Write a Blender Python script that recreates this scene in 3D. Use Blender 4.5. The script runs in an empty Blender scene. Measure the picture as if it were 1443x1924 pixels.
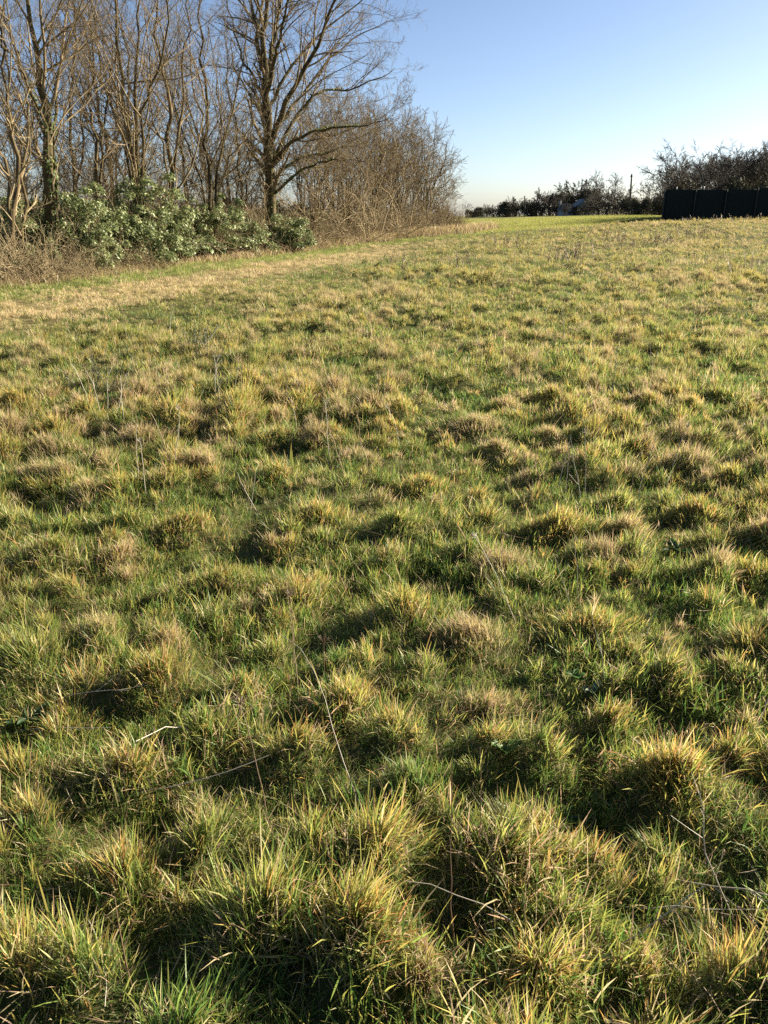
import bpy, math
import numpy as np

# ------------------------------------------------------------------ camera, sky, sun, exposure
SC = bpy.context.scene
COL = SC.collection
R = math.radians
FPX = 1481.0                      # focal length in photograph pixels (1443 x 1924)
PITCH = R(21.1)                   # camera looks down by this much
EYE = 1.6
SUN_AZ, SUN_EL = R(66.0), R(21.0)  # azimuth measured from straight ahead (+Y) to the right (+X)

cam_d = bpy.data.cameras.new('camera')
cam = bpy.data.objects.new('camera', cam_d)
COL.objects.link(cam)
cam.location = (0, 0, EYE)
cam.rotation_euler = (R(90) - PITCH, 0, 0)
cam_d.sensor_fit = 'VERTICAL'
cam_d.angle_y = 2 * math.atan(962 / FPX)
cam_d.clip_start = 0.05
cam_d.clip_end = 6000
SC.camera = cam

world = bpy.data.worlds.new('World')
SC.world = world
world.use_nodes = True
wn = world.node_tree
wn.nodes.clear()
sky = wn.nodes.new('ShaderNodeTexSky')
sky.sky_type = 'NISHITA'
sky.sun_disc = False
sky.sun_elevation = SUN_EL
sky.sun_rotation = SUN_AZ
sky.altitude = 0
sky.air_density = 0.6
sky.dust_density = 0.8
sky.ozone_density = 1.6
bg = wn.nodes.new('ShaderNodeBackground')
bg.inputs['Strength'].default_value = 0.05
wo = wn.nodes.new('ShaderNodeOutputWorld')
wn.links.new(sky.outputs[0], bg.inputs['Color'])
wn.links.new(bg.outputs[0], wo.inputs['Surface'])

sun_d = bpy.data.lights.new('sun', 'SUN')
sun_d.energy = 5.0
sun_d.angle = R(0.53)
sun_d.color = (1.0, 0.89, 0.70)
sun = bpy.data.objects.new('sun', sun_d)
COL.objects.link(sun)
sdir = np.array([math.sin(SUN_AZ) * math.cos(SUN_EL), math.cos(SUN_AZ) * math.cos(SUN_EL), math.sin(SUN_EL)])
from mathutils import Vector
sun.rotation_euler = Vector(sdir).to_track_quat('Z', 'Y').to_euler()
sun.location = (60, 20, 40)

SC.render.engine = 'CYCLES'
SC.view_settings.view_transform = 'Standard'
SC.view_settings.look = 'None'
SC.view_settings.gamma = 1
SC.view_settings.use_curve_mapping = False
SC.view_settings.exposure = 1.84
SC.cycles.max_bounces = 5
SC.cycles.transparent_max_bounces = 5
SC.cycles.use_denoising = False

rng = np.random.default_rng(11)

# ------------------------------------------------------------------ helpers
def smooth(x, a, b):
    t = np.clip((np.asarray(x, float) - a) / (b - a), 0, 1)
    return t * t * (3 - 2 * t)

_lat = np.random.default_rng(5).random((256, 256))
def vnoise(x, y, s, seed=0):
    x = np.asarray(x, float) / s + 31.7 * seed + 1000
    y = np.asarray(y, float) / s + 17.3 * seed + 1000
    xi = np.floor(x).astype(int); yi = np.floor(y).astype(int)
    fx = x - xi; fy = y - yi
    fx = fx * fx * (3 - 2 * fx); fy = fy * fy * (3 - 2 * fy)
    g = lambda i, j: _lat[(xi + i) % 256, (yi + j) % 256]
    return (g(0, 0) * (1 - fx) + g(1, 0) * fx) * (1 - fy) + (g(0, 1) * (1 - fx) + g(1, 1) * fx) * fy

def hedge_x(y):
    return np.interp(y, [0, 8, 14, 17.6, 20.2, 23.7, 27.2, 34, 42, 51, 60], [-13, -11, -9.4, -8.3, -7.5, -6.5, -5.3, -3.5, -.6, 4.5, 7.5])
_TY = np.array([54, 75, 100, 150, 250, 600, 1500, 4000.0])
_TA = np.array([-0.6, -0.1, 0.10, 0.19, 0.30, 0.36, 0.8])
_TZ = np.array([[0.0, -.05, -.2, -.6, -1.2, -2, -3, -4], [0.0, -.10, -.3, -.7, -1.4, -3, -4, -5], [.12, .0, -.17, -.5, -1.2, -4.1, -14, -40],
                [.35, .31, .18, -.07, -.62, -3.0, -12, -34], [.62, .64, .62, .44, .1, -2.0, -8, -26], [.76, .76, .72, .54, .3, -1.8, -8, -26], [.85, .85, .8, .7, .4, -3, -8, -24]])
def terrain(x, y):
    """the lie of the land: flat near the camera, a low rise to the right, falling away far off"""
    x = np.asarray(x, float); y = np.asarray(y, float)
    yy = np.clip(y, 54, 3999); a = np.clip(x / yy, -0.6, 0.799)
    i = np.clip(np.searchsorted(_TA, a, side='right') - 1, 0, len(_TA) - 2)
    j = np.clip(np.searchsorted(_TY, yy, side='right') - 1, 0, len(_TY) - 2)
    fa = (a - _TA[i]) / (_TA[i + 1] - _TA[i]); fy = (yy - _TY[j]) / (_TY[j + 1] - _TY[j])
    z = (_TZ[i, j] * (1 - fa) + _TZ[i + 1, j] * fa) * (1 - fy) + (_TZ[i, j + 1] * (1 - fa) + _TZ[i + 1, j + 1] * fa) * fy
    und = 0.10 * (vnoise(x, y, 4.5, 3) - 0.5) * smooth(y, 2, 8) * (1 - smooth(y, 40, 60)) + (0.08 * (vnoise(x, y, 0.55, 14) - 0.5) + 0.03 * (vnoise(x, y, 0.19, 16) - 0.5)) * (1 - smooth(y, 20, 40)) * smooth(x - hedge_x(y), 3.0, 7.0)
    return z * smooth(y, 16, 54) + und

CP, SP = math.cos(PITCH), math.sin(PITCH)
def at(px, py, Y):
    """point at distance Y ahead of the camera that stands at photograph position px, py"""
    u = (px - 721.5) / FPX; v = (962 - py) / FPX
    t = Y / (CP + v * SP)
    return np.array([u * t, Y, EYE + t * (v * CP - SP)])
def gpt(px, py):
    """ground point surveyed from the photograph"""
    u = (px - 721.5) / FPX; v = (962 - py) / FPX
    d = np.array([u, CP + v * SP, v * CP - SP])
    z = 0.0
    for _ in range(30):
        t = (z - EYE) / d[2]
        z = 0.5 * z + 0.5 * float(terrain(d[0] * t, d[1] * t))
    return np.array([d[0] * t, d[1] * t])
def xat(px, Y, z=0.0):
    """world X at distance Y, height z, for photograph column px"""
    return (px - 721.5) / FPX * (Y * CP - (z - EYE) * SP)

def mk_mesh(name, V, tris=None, quads=None, col=None, smooth_shade=False):
    me = bpy.data.meshes.new(name)
    V = np.ascontiguousarray(V, np.float32)
    me.vertices.add(len(V)); me.vertices.foreach_set('co', V.ravel())
    nt = 0 if tris is None else len(tris); nq = 0 if quads is None else len(quads)
    loops = []
    if nt: loops.append(np.asarray(tris).ravel())
    if nq: loops.append(np.asarray(quads).ravel())
    L = np.concatenate(loops).astype(np.int32)
    me.loops.add(len(L)); me.loops.foreach_set('vertex_index', L)
    me.polygons.add(nt + nq)
    st = np.concatenate([np.arange(nt) * 3, nt * 3 + np.arange(nq) * 4]).astype(np.int32)
    me.polygons.foreach_set('loop_start', st)
    if smooth_shade:
        me.polygons.foreach_set('use_smooth', np.ones(nt + nq, bool))
    if col is not None:
        a = me.attributes.new('Col', 'FLOAT_COLOR', 'POINT')
        c = np.ones((len(V), 4), np.float32); c[:, :3] = col
        a.data.foreach_set('color', c.ravel())
    me.update(calc_edges=True)
    return me

def obj(name, me, mat=None, parent=None, loc=(0, 0, 0), rotz=0, scale=1.0):
    o = bpy.data.objects.new(name, me)
    COL.objects.link(o)
    if mat is not None and me is not None and len(me.materials) == 0:
        me.materials.append(mat)
    o.parent = parent
    o.location = loc
    o.rotation_euler = (0, 0, rotz)
    o.scale = (scale,) * 3 if np.isscalar(scale) else scale
    return o

def tag(o, label=None, cat=None, group=None, kind=None):
    if label: o['label'] = label
    if cat: o['category'] = cat
    if group: o['group'] = group
    if kind: o['kind'] = kind
    return o

def copy_tree(o, loc, rotz, scale, label=None, group=None):
    c = o.copy(); COL.objects.link(c)
    c.location = loc; c.rotation_euler = (0, 0, rotz)
    c.scale = (scale,) * 3 if np.isscalar(scale) else scale
    if label: c['label'] = label
    if group: c['group'] = group
    for ch in o.children:
        k = ch.copy(); COL.objects.link(k); k.parent = c
    return c

class Acc:
    """collects vertices and faces into one mesh"""
    def __init__(self): self.V = []; self.T = []; self.Q = []; self.C = []; self.n = 0
    def add(self, V, T=None, Q=None, C=None):
        if T is not None and len(T): self.T.append(np.asarray(T) + self.n)
        if Q is not None and len(Q): self.Q.append(np.asarray(Q) + self.n)
        self.V.append(V); self.n += len(V)
        if C is not None: self.C.append(np.broadcast_to(C, (len(V), 3)))
    def mesh(self, name, sm=False):
        return mk_mesh(name, np.concatenate(self.V), np.concatenate(self.T) if self.T else None,
                       np.concatenate(self.Q) if self.Q else None, np.concatenate(self.C) if self.C else None, sm)

def box(acc, c, s, rz=0.0, C=None):
    c = np.asarray(c, float); s = np.asarray(s, float) / 2
    v = np.array([[x, y, z] for z in (-1, 1) for y in (-1, 1) for x in (-1, 1)]) * s
    ca, sa = math.cos(rz), math.sin(rz)
    v = np.stack([v[:, 0] * ca - v[:, 1] * sa, v[:, 0] * sa + v[:, 1] * ca, v[:, 2]], 1) + c
    acc.add(v, Q=[[0, 2, 3, 1], [4, 5, 7, 6], [0, 1, 5, 4], [2, 6, 7, 3], [0, 4, 6, 2], [1, 3, 7, 5]], C=C)

def unit(a): return a / np.maximum(np.linalg.norm(a, axis=-1, keepdims=True), 1e-9)

def tubes(P, Rr, S):
    """P (M,K,3) centre lines, Rr (M,K) radii -> vertices and quads of S-sided tubes"""
    M, K = P.shape[:2]
    T = np.empty_like(P)
    T[:, 1:-1] = P[:, 2:] - P[:, :-2]; T[:, 0] = P[:, 1] - P[:, 0]; T[:, -1] = P[:, -1] - P[:, -2]
    T = unit(T)
    ref = np.where(np.abs(T[:, :1, 2:3]) > 0.8, np.array([1.0, 0.0, 0.0]), np.array([0, 0, 1.0]))
    ref = np.broadcast_to(ref, T.shape)
    A = unit(np.cross(T, ref)); B = np.cross(T, A)
    an = np.arange(S) * 2 * math.pi / S
    V = P[:, :, None, :] + Rr[:, :, None, None] * (np.cos(an)[None, None, :, None] * A[:, :, None, :] + np.sin(an)[None, None, :, None] * B[:, :, None, :])
    idx = np.arange(M * K * S).reshape(M, K, S)
    a = idx[:, :-1, :]; b = np.roll(idx, -1, 2)[:, :-1, :]
    c = np.roll(idx, -1, 2)[:, 1:, :]; d = idx[:, 1:, :]
    Q = np.stack([a, b, c, d], -1).reshape(-1, 4)
    return V.reshape(-1, 3), Q

def resample(pts, K, wob=0.0, g=None):
    """smooth line of K points through the given points"""
    p = np.asarray(pts, float)
    q = np.vstack([2 * p[0] - p[1], p, 2 * p[-1] - p[-2]])
    n = len(p) - 1
    out = []
    for s in np.linspace(0, n - 1e-6, K):
        i = int(s); t = s - i
        p0, p1, p2, p3 = q[i], q[i + 1], q[i + 2], q[i + 3]
        out.append(0.5 * ((2 * p1) + (p2 - p0) * t + (2 * p0 - 5 * p1 + 4 * p2 - p3) * t * t + (3 * p1 - p0 - 3 * p2 + p3) * t ** 3))
    out = np.array(out)
    if wob and g is not None:
        w = g.normal(0, wob, out.shape); w[0] = 0
        out += w
    return out

def grow(P, Rr, n, g, t0=0.25, t1=1.0, ang=(35, 65), lr=0.55, rr=0.55, K=6, wig=0.10, up=0.15, minr=0.002, lens=None, tipr=0.35, taper_len=0.55):
    """a generation of side branches on the lines P: n per line"""
    M, Kp = P.shape[:2]
    L = np.linalg.norm(np.diff(P, axis=1), axis=2).sum(1)
    t = np.linspace(t0, t1, n)[None, :] + g.uniform(-0.5, 0.5, (M, n)) * (t1 - t0) / n
    t = np.clip(t, 0.02, 0.999)
    f = t * (Kp - 1); i = np.minimum(f.astype(int), Kp - 2); fr = (f - i)[..., None]
    m = np.arange(M)[:, None]
    b = P[m, i] * (1 - fr) + P[m, i + 1] * fr
    tg = unit(P[m, i + 1] - P[m, i])
    rad = Rr[m, i] * (1 - fr[..., 0]) + Rr[m, i + 1] * fr[..., 0]
    rnd = unit(g.normal(0, 1, tg.shape))
    side = unit(np.cross(tg, rnd))
    a = np.radians(g.uniform(ang[0], ang[1], (M, n)))[..., None]
    d = unit(tg * np.cos(a) + side * np.sin(a))
    d[..., 2] += up
    d = unit(d)
    ln = (L[:, None] if lens is None else lens) * lr * (1 - taper_len * t) * g.uniform(0.6, 1.25, (M, n))
    N = M * n
    b = b.reshape(N, 3); d = d.reshape(N, 3); ln = ln.reshape(N); rad = rad.reshape(N)
    C = np.empty((N, K, 3)); C[:, 0] = b
    for k in range(1, K):
        d = d + g.normal(0, wig, d.shape); d[:, 2] += up * 0.35
        d = unit(d)
        C[:, k] = C[:, k - 1] + d * (ln / (K - 1))[:, None]
    r0 = np.maximum(rad * rr, minr)
    RR = r0[:, None] * np.linspace(1, tipr, K)[None, :]
    RR = np.maximum(RR, minr * 0.7)
    return C, RR

# ------------------------------------------------------------------ materials
def nodes(m):
    m.use_nodes = True
    nt = m.node_tree; nt.nodes.clear()
    return nt, nt.nodes.new, nt.links.new

def blade_material(name, trans=0.45, gloss=0.06, rough=0.38, hue=None):
    m = bpy.data.materials.new(name); nt, N, L = nodes(m)
    at_ = N('ShaderNodeAttribute'); at_.attribute_name = 'Col'
    c = at_.outputs['Color']
    df = N('ShaderNodeBsdfDiffuse'); L(c, df.inputs['Color'])
    tr = N('ShaderNodeBsdfTranslucent')
    g = N('ShaderNodeGamma'); g.inputs['Gamma'].default_value = 0.92
    L(c, g.inputs['Color']); L(g.outputs[0], tr.inputs['Color'])
    mx = N('ShaderNodeMixShader'); mx.inputs[0].default_value = trans
    L(df.outputs[0], mx.inputs[1]); L(tr.outputs[0], mx.inputs[2])
    gl = N('ShaderNodeBsdfGlossy'); gl.inputs['Roughness'].default_value = rough
    gl.inputs['Color'].default_value = (0.9, 0.9, 0.85, 1)
    m2 = N('ShaderNodeMixShader'); m2.inputs[0].default_value = gloss
    L(mx.outputs[0], m2.inputs[1]); L(gl.outputs[0], m2.inputs[2])
    o = N('ShaderNodeOutputMaterial'); L(m2.outputs[0], o.inputs['Surface'])
    return m

def noise_material(name, c1, c2, scale=8, rough=0.9, bump=0.3, stretch=(1, 1, 1), c3=None, detail=6, spec=0.2):
    m = bpy.data.materials.new(name); nt, N, L = nodes(m)
    tc = N('ShaderNodeTexCoord'); mp = N('ShaderNodeMapping')
    mp.inputs['Scale'].default_value = stretch
    L(tc.outputs['Object'], mp.inputs['Vector'])
    no = N('ShaderNodeTexNoise'); no.inputs['Scale'].default_value = scale; no.inputs['Detail'].default_value = detail
    L(mp.outputs[0], no.inputs['Vector'])
    cr = N('ShaderNodeValToRGB')
    cr.color_ramp.elements[0].position = 0.35; cr.color_ramp.elements[0].color = (*c1, 1)
    cr.color_ramp.elements[1].position = 0.65; cr.color_ramp.elements[1].color = (*c2, 1)
    if c3 is not None:
        e = cr.color_ramp.elements.new(0.5); e.color = (*c3, 1)
    L(no.outputs['Fac'], cr.inputs[0])
    b = N('ShaderNodeBsdfPrincipled'); b.inputs['Roughness'].default_value = rough
    b.inputs['Specular IOR Level'].default_value = spec
    L(cr.outputs[0], b.inputs['Base Color'])
    if bump:
        bp = N('ShaderNodeBump'); bp.inputs['Strength'].default_value = bump; bp.inputs['Distance'].default_value = 0.03
        L(no.outputs['Fac'], bp.inputs['Height']); L(bp.outputs[0], b.inputs['Normal'])
    o = N('ShaderNodeOutputMaterial'); L(b.outputs[0], o.inputs['Surface'])
    return m

def ground_material():
    m = bpy.data.materials.new('meadow_soil_and_turf'); nt, N, L = nodes(m)
    a = N('ShaderNodeAttribute'); a.attribute_name = 'Col'
    tc = N('ShaderNodeTexCoord')
    no = N('ShaderNodeTexNoise'); no.inputs['Scale'].default_value = 9; no.inputs['Detail'].default_value = 9
    no.inputs['Roughness'].default_value = 0.7
    L(tc.outputs['Object'], no.inputs['Vector'])
    n2 = N('ShaderNodeTexNoise'); n2.inputs['Scale'].default_value = 0.35; n2.inputs['Detail'].default_value = 6
    L(tc.outputs['Object'], n2.inputs['Vector'])
    cr = N('ShaderNodeValToRGB')
    cr.color_ramp.elements[0].position = 0.3; cr.color_ramp.elements[0].color = (0.55, 0.55, 0.5, 1)
    cr.color_ramp.elements[1].position = 0.7; cr.color_ramp.elements[1].color = (1.35, 1.3, 1.2, 1)
    L(no.outputs['Fac'], cr.inputs[0])
    cr2 = N('ShaderNodeValToRGB')
    cr2.color_ramp.elements[0].position = 0.3; cr2.color_ramp.elements[0].color = (0.8, 0.86, 0.8, 1)
    cr2.color_ramp.elements[1].position = 0.7; cr2.color_ramp.elements[1].color = (1.2, 1.12, 1.1, 1)
    L(n2.outputs['Fac'], cr2.inputs[0])
    m1 = N('ShaderNodeMix'); m1.data_type = 'RGBA'; m1.blend_type = 'MULTIPLY'; m1.inputs[0].default_value = 1
    L(a.outputs['Color'], m1.inputs[6]); L(cr.outputs[0], m1.inputs[7])
    n3 = N('ShaderNodeTexNoise'); n3.inputs['Scale'].default_value = 75; n3.inputs['Detail'].default_value = 5; n3.inputs['Roughness'].default_value = 0.75
    L(tc.outputs['Object'], n3.inputs['Vector'])
    cr3 = N('ShaderNodeValToRGB'); cr3.color_ramp.elements[0].position = 0.52; cr3.color_ramp.elements[1].position = 0.62
    L(n3.outputs['Fac'], cr3.inputs[0])
    m3 = N('ShaderNodeMix'); m3.data_type = 'RGBA'; m3.inputs[7].default_value = (0.15, 0.105, 0.055, 1)
    L(cr3.outputs[0], m3.inputs[0]); L(m1.outputs[2], m3.inputs[6])
    m2 = N('ShaderNodeMix'); m2.data_type = 'RGBA'; m2.blend_type = 'MULTIPLY'; m2.inputs[0].default_value = 1
    L(m3.outputs[2], m2.inputs[6]); L(cr2.outputs[0], m2.inputs[7])
    b = N('ShaderNodeBsdfPrincipled'); b.inputs['Roughness'].default_value = 1; b.inputs['Specular IOR Level'].default_value = 0.05
    L(m2.outputs[2], b.inputs['Base Color'])
    bp = N('ShaderNodeBump'); bp.inputs['Strength'].default_value = 0.7; bp.inputs['Distance'].default_value = 0.04
    L(no.outputs['Fac'], bp.inputs['Height']); L(bp.outputs[0], b.inputs['Normal'])
    o = N('ShaderNodeOutputMaterial'); L(b.outputs[0], o.inputs['Surface'])
    return m

M_GRASS = blade_material('grass_blade', 0.5, 0.025, 0.5)
M_DRY = blade_material('dry_stalk', 0.15, 0.05, 0.45)
M_LAUREL = blade_material('glossy_evergreen_leaf', 0.32, 0.035, 0.45)
M_IVY = blade_material('ivy_leaf', 0.25, 0.025, 0.5)
M_WEED = blade_material('weed_leaf', 0.3, 0.03, 0.5)
M_BARK = noise_material('oak_bark', (0.04, 0.031, 0.018), (0.12, 0.088, 0.048), 7, 0.95, 0.8, (1, 1, 0.25), (0.075, 0.062, 0.028))
M_BARK2 = noise_material('hazel_bark', (0.055, 0.038, 0.02), (0.16, 0.11, 0.058), 6, 0.9, 0.5, (1, 1, 0.3), (0.10, 0.078, 0.036))
M_TWIG = noise_material('bare_twig', (0.12, 0.09, 0.05), (0.24, 0.185, 0.105), 2.0, 0.85, 0)
M_TWIGB = noise_material('brown_twig', (0.12, 0.09, 0.048), (0.25, 0.19, 0.105), 1.5, 0.85, 0)
M_CANE = noise_material('bramble_cane', (0.14, 0.105, 0.055), (0.36, 0.285, 0.165), 2.5, 0.8, 0)
M_FARTWIG = noise_material('far_bare_twig', (0.05, 0.043, 0.034), (0.09, 0.077, 0.06), 1.0, 0.9, 0)
M_FARLEAF = blade_material('far_foliage', 0.15, 0.02, 0.6)

# ------------------------------------------------------------------ the edge of the copse
HA, HB, HC = np.array([-9.6, 14.0]), np.array([-3.5, 33.7]), np.array([4.6, 54.5])
def field_side(x, y):
    """metres out from the edge of the copse into the meadow"""
    return (x - hedge_x(y)) * 0.92
def meadow_end(x):
    """distance ahead at which the rough meadow gives way to the short pasture"""
    return np.interp(x, [-5, 4, 10, 16, 20, 60], [53, 51.5, 53.0, 55.0, 56.6, 57.5])

# ------------------------------------------------------------------ tussocks: where they stand
# surveyed ones: px, py (foot), width px, height m, kind, label
# kinds: 0 fresh green, 1 yellow green with orange tips, 2 fine straw, 3 dark green
NAMED = [
 (1255, 1500, 290, 0.30, 1, 'broad tussock with long orange and red blade tips, largest near clump at lower right'),
 (510, 1760, 330, 0.30, 0, 'big lush green and yellow tussock at the bottom, left of centre'),
 (1010, 1870, 230, 0.25, 1, 'tall yellow-green tussock with wide blades at the bottom edge, right of centre'),
 (650, 1345, 170, 0.20, 1, 'small rounded yellow-green tussock near the middle of the lower meadow'),
 (880, 1215, 230, 0.24, 2, 'golden fine-bladed tussock lit on its right side, in the middle of the meadow'),
 (760, 1170, 190, 0.22, 1, 'yellowish tussock joined to the back of the golden fine-bladed one'),
 (920, 1345, 190, 0.16, 2, 'low brown withered tuft of fine dead grass just below the golden tussock'),
 (560, 1430, 150, 0.22, 1, 'upright tussock with orange tips beside the dry seed head, left of centre'),
 (250, 1480, 190, 0.22, 1, 'spiky tussock with red and orange tips above the fallen white stem'),
 (300, 1300, 230, 0.24, 1, 'long ridge-like yellow tussock in the left part of the lower meadow'),
 (390, 1400, 180, 0.18, 0, 'soft pale green tussock below the yellow ridge-like one'),
 (60, 1260, 200, 0.22, 0, 'wide green tussock at the left edge, halfway down the picture'),
 (40, 1480, 130, 0.22, 1, 'yellow-green tussock cut by the left edge above the dark hollow'),
 (60, 1860, 160, 0.28, 1, 'tall straw and orange tussock in the bottom left corner'),
 (240, 1680, 220, 0.22, 1, 'ragged tussock with a fan of broad yellow blades at lower left'),
 (1060, 1760, 230, 0.22, 0, 'green tussock with pale blunt blades left of the fallen grey stalks'),
 (1230, 1690, 130, 0.18, 0, 'small bright green tuft under the largest orange-tipped tussock'),
 (800, 1860, 200, 0.24, 2, 'fine straw-coloured clump at the bottom, beside the tall yellow-green tussock'),
 (770, 1500, 200, 0.18, 3, 'dark green spreading clump in the hollow at lower centre'),
 (1120, 1090, 130, 0.16, 1, 'neat dome-shaped yellow-green tussock right of the straw-topped mound'),
 (940, 1080, 200, 0.22, 2, 'straw-topped mound with tall fine stems, right of centre'),
 (1050, 1010, 240, 0.20, 1, 'orange-brown tinted wide tussock in the right middle of the meadow'),
 (1160, 970, 170, 0.20, 0, 'bright green dome-shaped tussock in the right middle, lit from the right'),
 (1310, 980, 200, 0.20, 1, 'arched yellow-green tussock near the right edge, beyond the dark hollow'),
 (1400, 1100, 170, 0.22, 1, 'large yellow tussock at the right edge, halfway down'),
 (750, 1000, 170, 0.20, 0, 'green and yellow tussock at the centre of the picture'),
 (600, 990, 190, 0.20, 1, 'pale tussock just left of the centre of the picture'),
 (350, 1010, 230, 0.20, 1, 'sunlit straw and green tussock left of centre, below the two curled dry stems'),
 (100, 1060, 220, 0.20, 0, 'green tussock with a straw crest at the left edge of the middle meadow'),
 (800, 930, 180, 0.17, 1, 'low arched tussock with orange tips just above the centre'),
 (900, 950, 100, 0.16, 1, 'small orange-brown tuft on the right of the low arched tussock'),
 (1130, 870, 190, 0.20, 0, 'fresh green tussock with pointed blades left of the tall dry stems at right'),
 (1260, 880, 130, 0.18, 0, 'green tussock behind the cluster of dry stems at right'),
 (1370, 910, 120, 0.18, 1, 'yellow-orange tussock near the right edge in the middle distance'),
 (900, 810, 260, 0.20, 2, 'long pinkish straw tussock of fine dead grass, the palest in the middle distance'),
 (1100, 760, 100, 0.17, 1, 'orange-tipped dome beyond the pinkish straw tussock'),
 (350, 720, 170, 0.20, 2, 'pale pinkish straw mound in the left middle distance'),
 (1090, 665, 110, 0.20, 2, 'brown dead tussock in the right middle distance'),
 (1255, 585, 80, 0.22, 2, 'dark brown rounded tussock standing far out at right'),
 (1110, 1200, 220, 0.18, 1, 'yellow-orange tussock above the largest orange-tipped one'),
 (1250, 1290, 190, 0.20, 0, 'yellow-green tussock right of the dry forked stem'),
 (1400, 1230, 160, 0.18, 1, 'golden tussock at the right edge above the white bent stem'),
 (1370, 1440, 150, 0.20, 1, 'sunlit tussock at the right edge behind the largest one'),
 (420, 1120, 190, 0.20, 1, 'straw-green tussock left of the tall dry seed heads'),
 (560, 1150, 150, 0.24, 1, 'tall loose golden tussock under the tall dry seed heads'),
]
tx, ty, tr, th, tk = [], [], [], [], []
for (px, py, w, h, k, lab) in NAMED:
    p = gpt(px, py)
    slant = math.hypot(p[1], EYE)
    tx.append(p[0]); ty.append(p[1]); tr.append(w / 2 / FPX * slant * 0.72); th.append(h * (0.48 if k == 2 else 0.66)); tk.append(k)
NN = len(NAMED)
tx = np.array(tx); ty = np.array(ty); tr = np.array(tr); th = np.array(th); tk = np.array(tk, float)

cell = 0.15
gx, gy = np.meshgrid(np.arange(-24, 46, cell), np.arange(0.7, 62, cell))
sx = (gx + rng.uniform(-0.42, 0.42, gx.shape) * cell).ravel(); sy = (gy + rng.uniform(-0.42, 0.42, gx.shape) * cell).ravel()
keep = (np.abs(sx) < 0.56 * sy + 1.2) & (sy < meadow_end(sx)) & (field_side(sx, sy) > 3.6 + 2.4 * (vnoise(sx, sy, 1.6, 9)) - 3.0 * smooth(sy, 30, 46)) & (rng.random(len(sx)) < np.clip(1.3 * vnoise(sx, sy, 0.4, 8) + 0.22, 0.3, 0.97))
near = np.ones(len(sx), bool)
for i in range(NN):
    near &= np.hypot(sx - tx[i], sy - ty[i]) > tr[i] * 0.95 + 0.02
keep &= near
sx, sy = sx[keep], sy[keep]
big = vnoise(sx, sy, 1.7, 4)
farm = rng.random(len(sx)) < 1 - 0.32 * smooth(sy, 3.5, 8) - 0.38 * smooth(sy, 9, 18)
sx, sy = sx[farm], sy[farm]; big = big[farm]
sz = rng.random(len(sx)) ** 1.6
sr = (0.035 + 0.10 * sz ** 1.5) * (0.85 + 0.15 * smooth(sy, 2, 5)) * (0.7 + 0.7 * big) * (1 + 0.3 * smooth(sy, 3.5, 8) + 0.45 * smooth(sy, 9, 18)) * (0.5 + 0.5 * smooth(field_side(sx, sy), 3, 8))
sh = (0.6 + 0.4 * smooth(field_side(sx, sy), 3, 8)) * (0.07 + 0.085 * sz) * (0.6 + 0.8 * big) * rng.uniform(0.8, 1.25, len(sx)) * (1 + 0.15 * smooth(sy, 3.5, 8) + 0.3 * smooth(sy, 9, 18))
u = rng.random(len(sx)) * 0.65 + 0.35 * vnoise(sx, sy, 2.6, 6) + 0.10 * smooth(sx, 1.0, -4.0) - 0.08 * smooth(sy, 6, 2) + 0.16 * smooth(sy, 10, 30)
sk = np.select([u > 0.66, u > 0.36, u > 0.16], [2, 1, 0], 3).astype(float)
TX = np.concatenate([tx, sx]); TY = np.concatenate([ty, sy]); TR = np.concatenate([tr, sr]); TH = np.concatenate([th, sh]); TK = np.concatenate([tk, sk])
TE = np.concatenate([np.full(NN, 1.15), 1.0 + 1.0 * rng.random(len(sx)) ** 1.5]); TO = rng.uniform(0, math.pi, len(TX)); TO[:NN] *= 0.1

# height map of the small mounds
HS = 0.06
HX0, HX1, HY0, HY1 = -26.0, 46.0, 0.0, 64.0
HM = np.zeros((int((HY1 - HY0) / HS), int((HX1 - HX0) / HS)), np.float32)
for x, y, r, h, el_, or_ in zip(TX, TY, TR, TH, TE, TO):
    s = r * 0.85 * el_
    i0, i1 = int((y - 2.2 * s - HY0) / HS), int((y + 2.2 * s - HY0) / HS) + 2
    j0, j1 = int((x - 2.2 * s - HX0) / HS), int((x + 2.2 * s - HX0) / HS) + 2
    i0, j0 = max(i0, 0), max(j0, 0)
    if i0 >= HM.shape[0] or j0 >= HM.shape[1] or i1 <= 0 or j1 <= 0: continue
    yy = (np.arange(i0, min(i1, HM.shape[0])) * HS + HY0 - y)[:, None]
    xx = (np.arange(j0, min(j1, HM.shape[1])) * HS + HX0 - x)[None, :]
    co_, so_ = math.cos(or_), math.sin(or_)
    g_ = (h * 0.64) * np.exp(-((xx * co_ + yy * so_) ** 2 + ((yy * co_ - xx * so_) * el_ * el_) ** 2) / (s * s) * 1.1)
    HM[i0:i1, j0:j1] = np.maximum(HM[i0:i1, j0:j1], g_)
def mound(x, y):
    fx = (np.asarray(x) - HX0) / HS; fy = (np.asarray(y) - HY0) / HS
    ok = (fx > 0) & (fy > 0) & (fx < HM.shape[1] - 2) & (fy < HM.shape[0] - 2)
    fx = np.clip(fx, 0, HM.shape[1] - 2); fy = np.clip(fy, 0, HM.shape[0] - 2)
    j = fx.astype(int); i = fy.astype(int); a = fx - j; b = fy - i
    v = (HM[i, j] * (1 - a) + HM[i, j + 1] * a) * (1 - b) + (HM[i + 1, j] * (1 - a) + HM[i + 1, j + 1] * a) * b
    return np.where(ok, v, 0)
def surf(x, y): return terrain(x, y) + mound(x, y)

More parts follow.
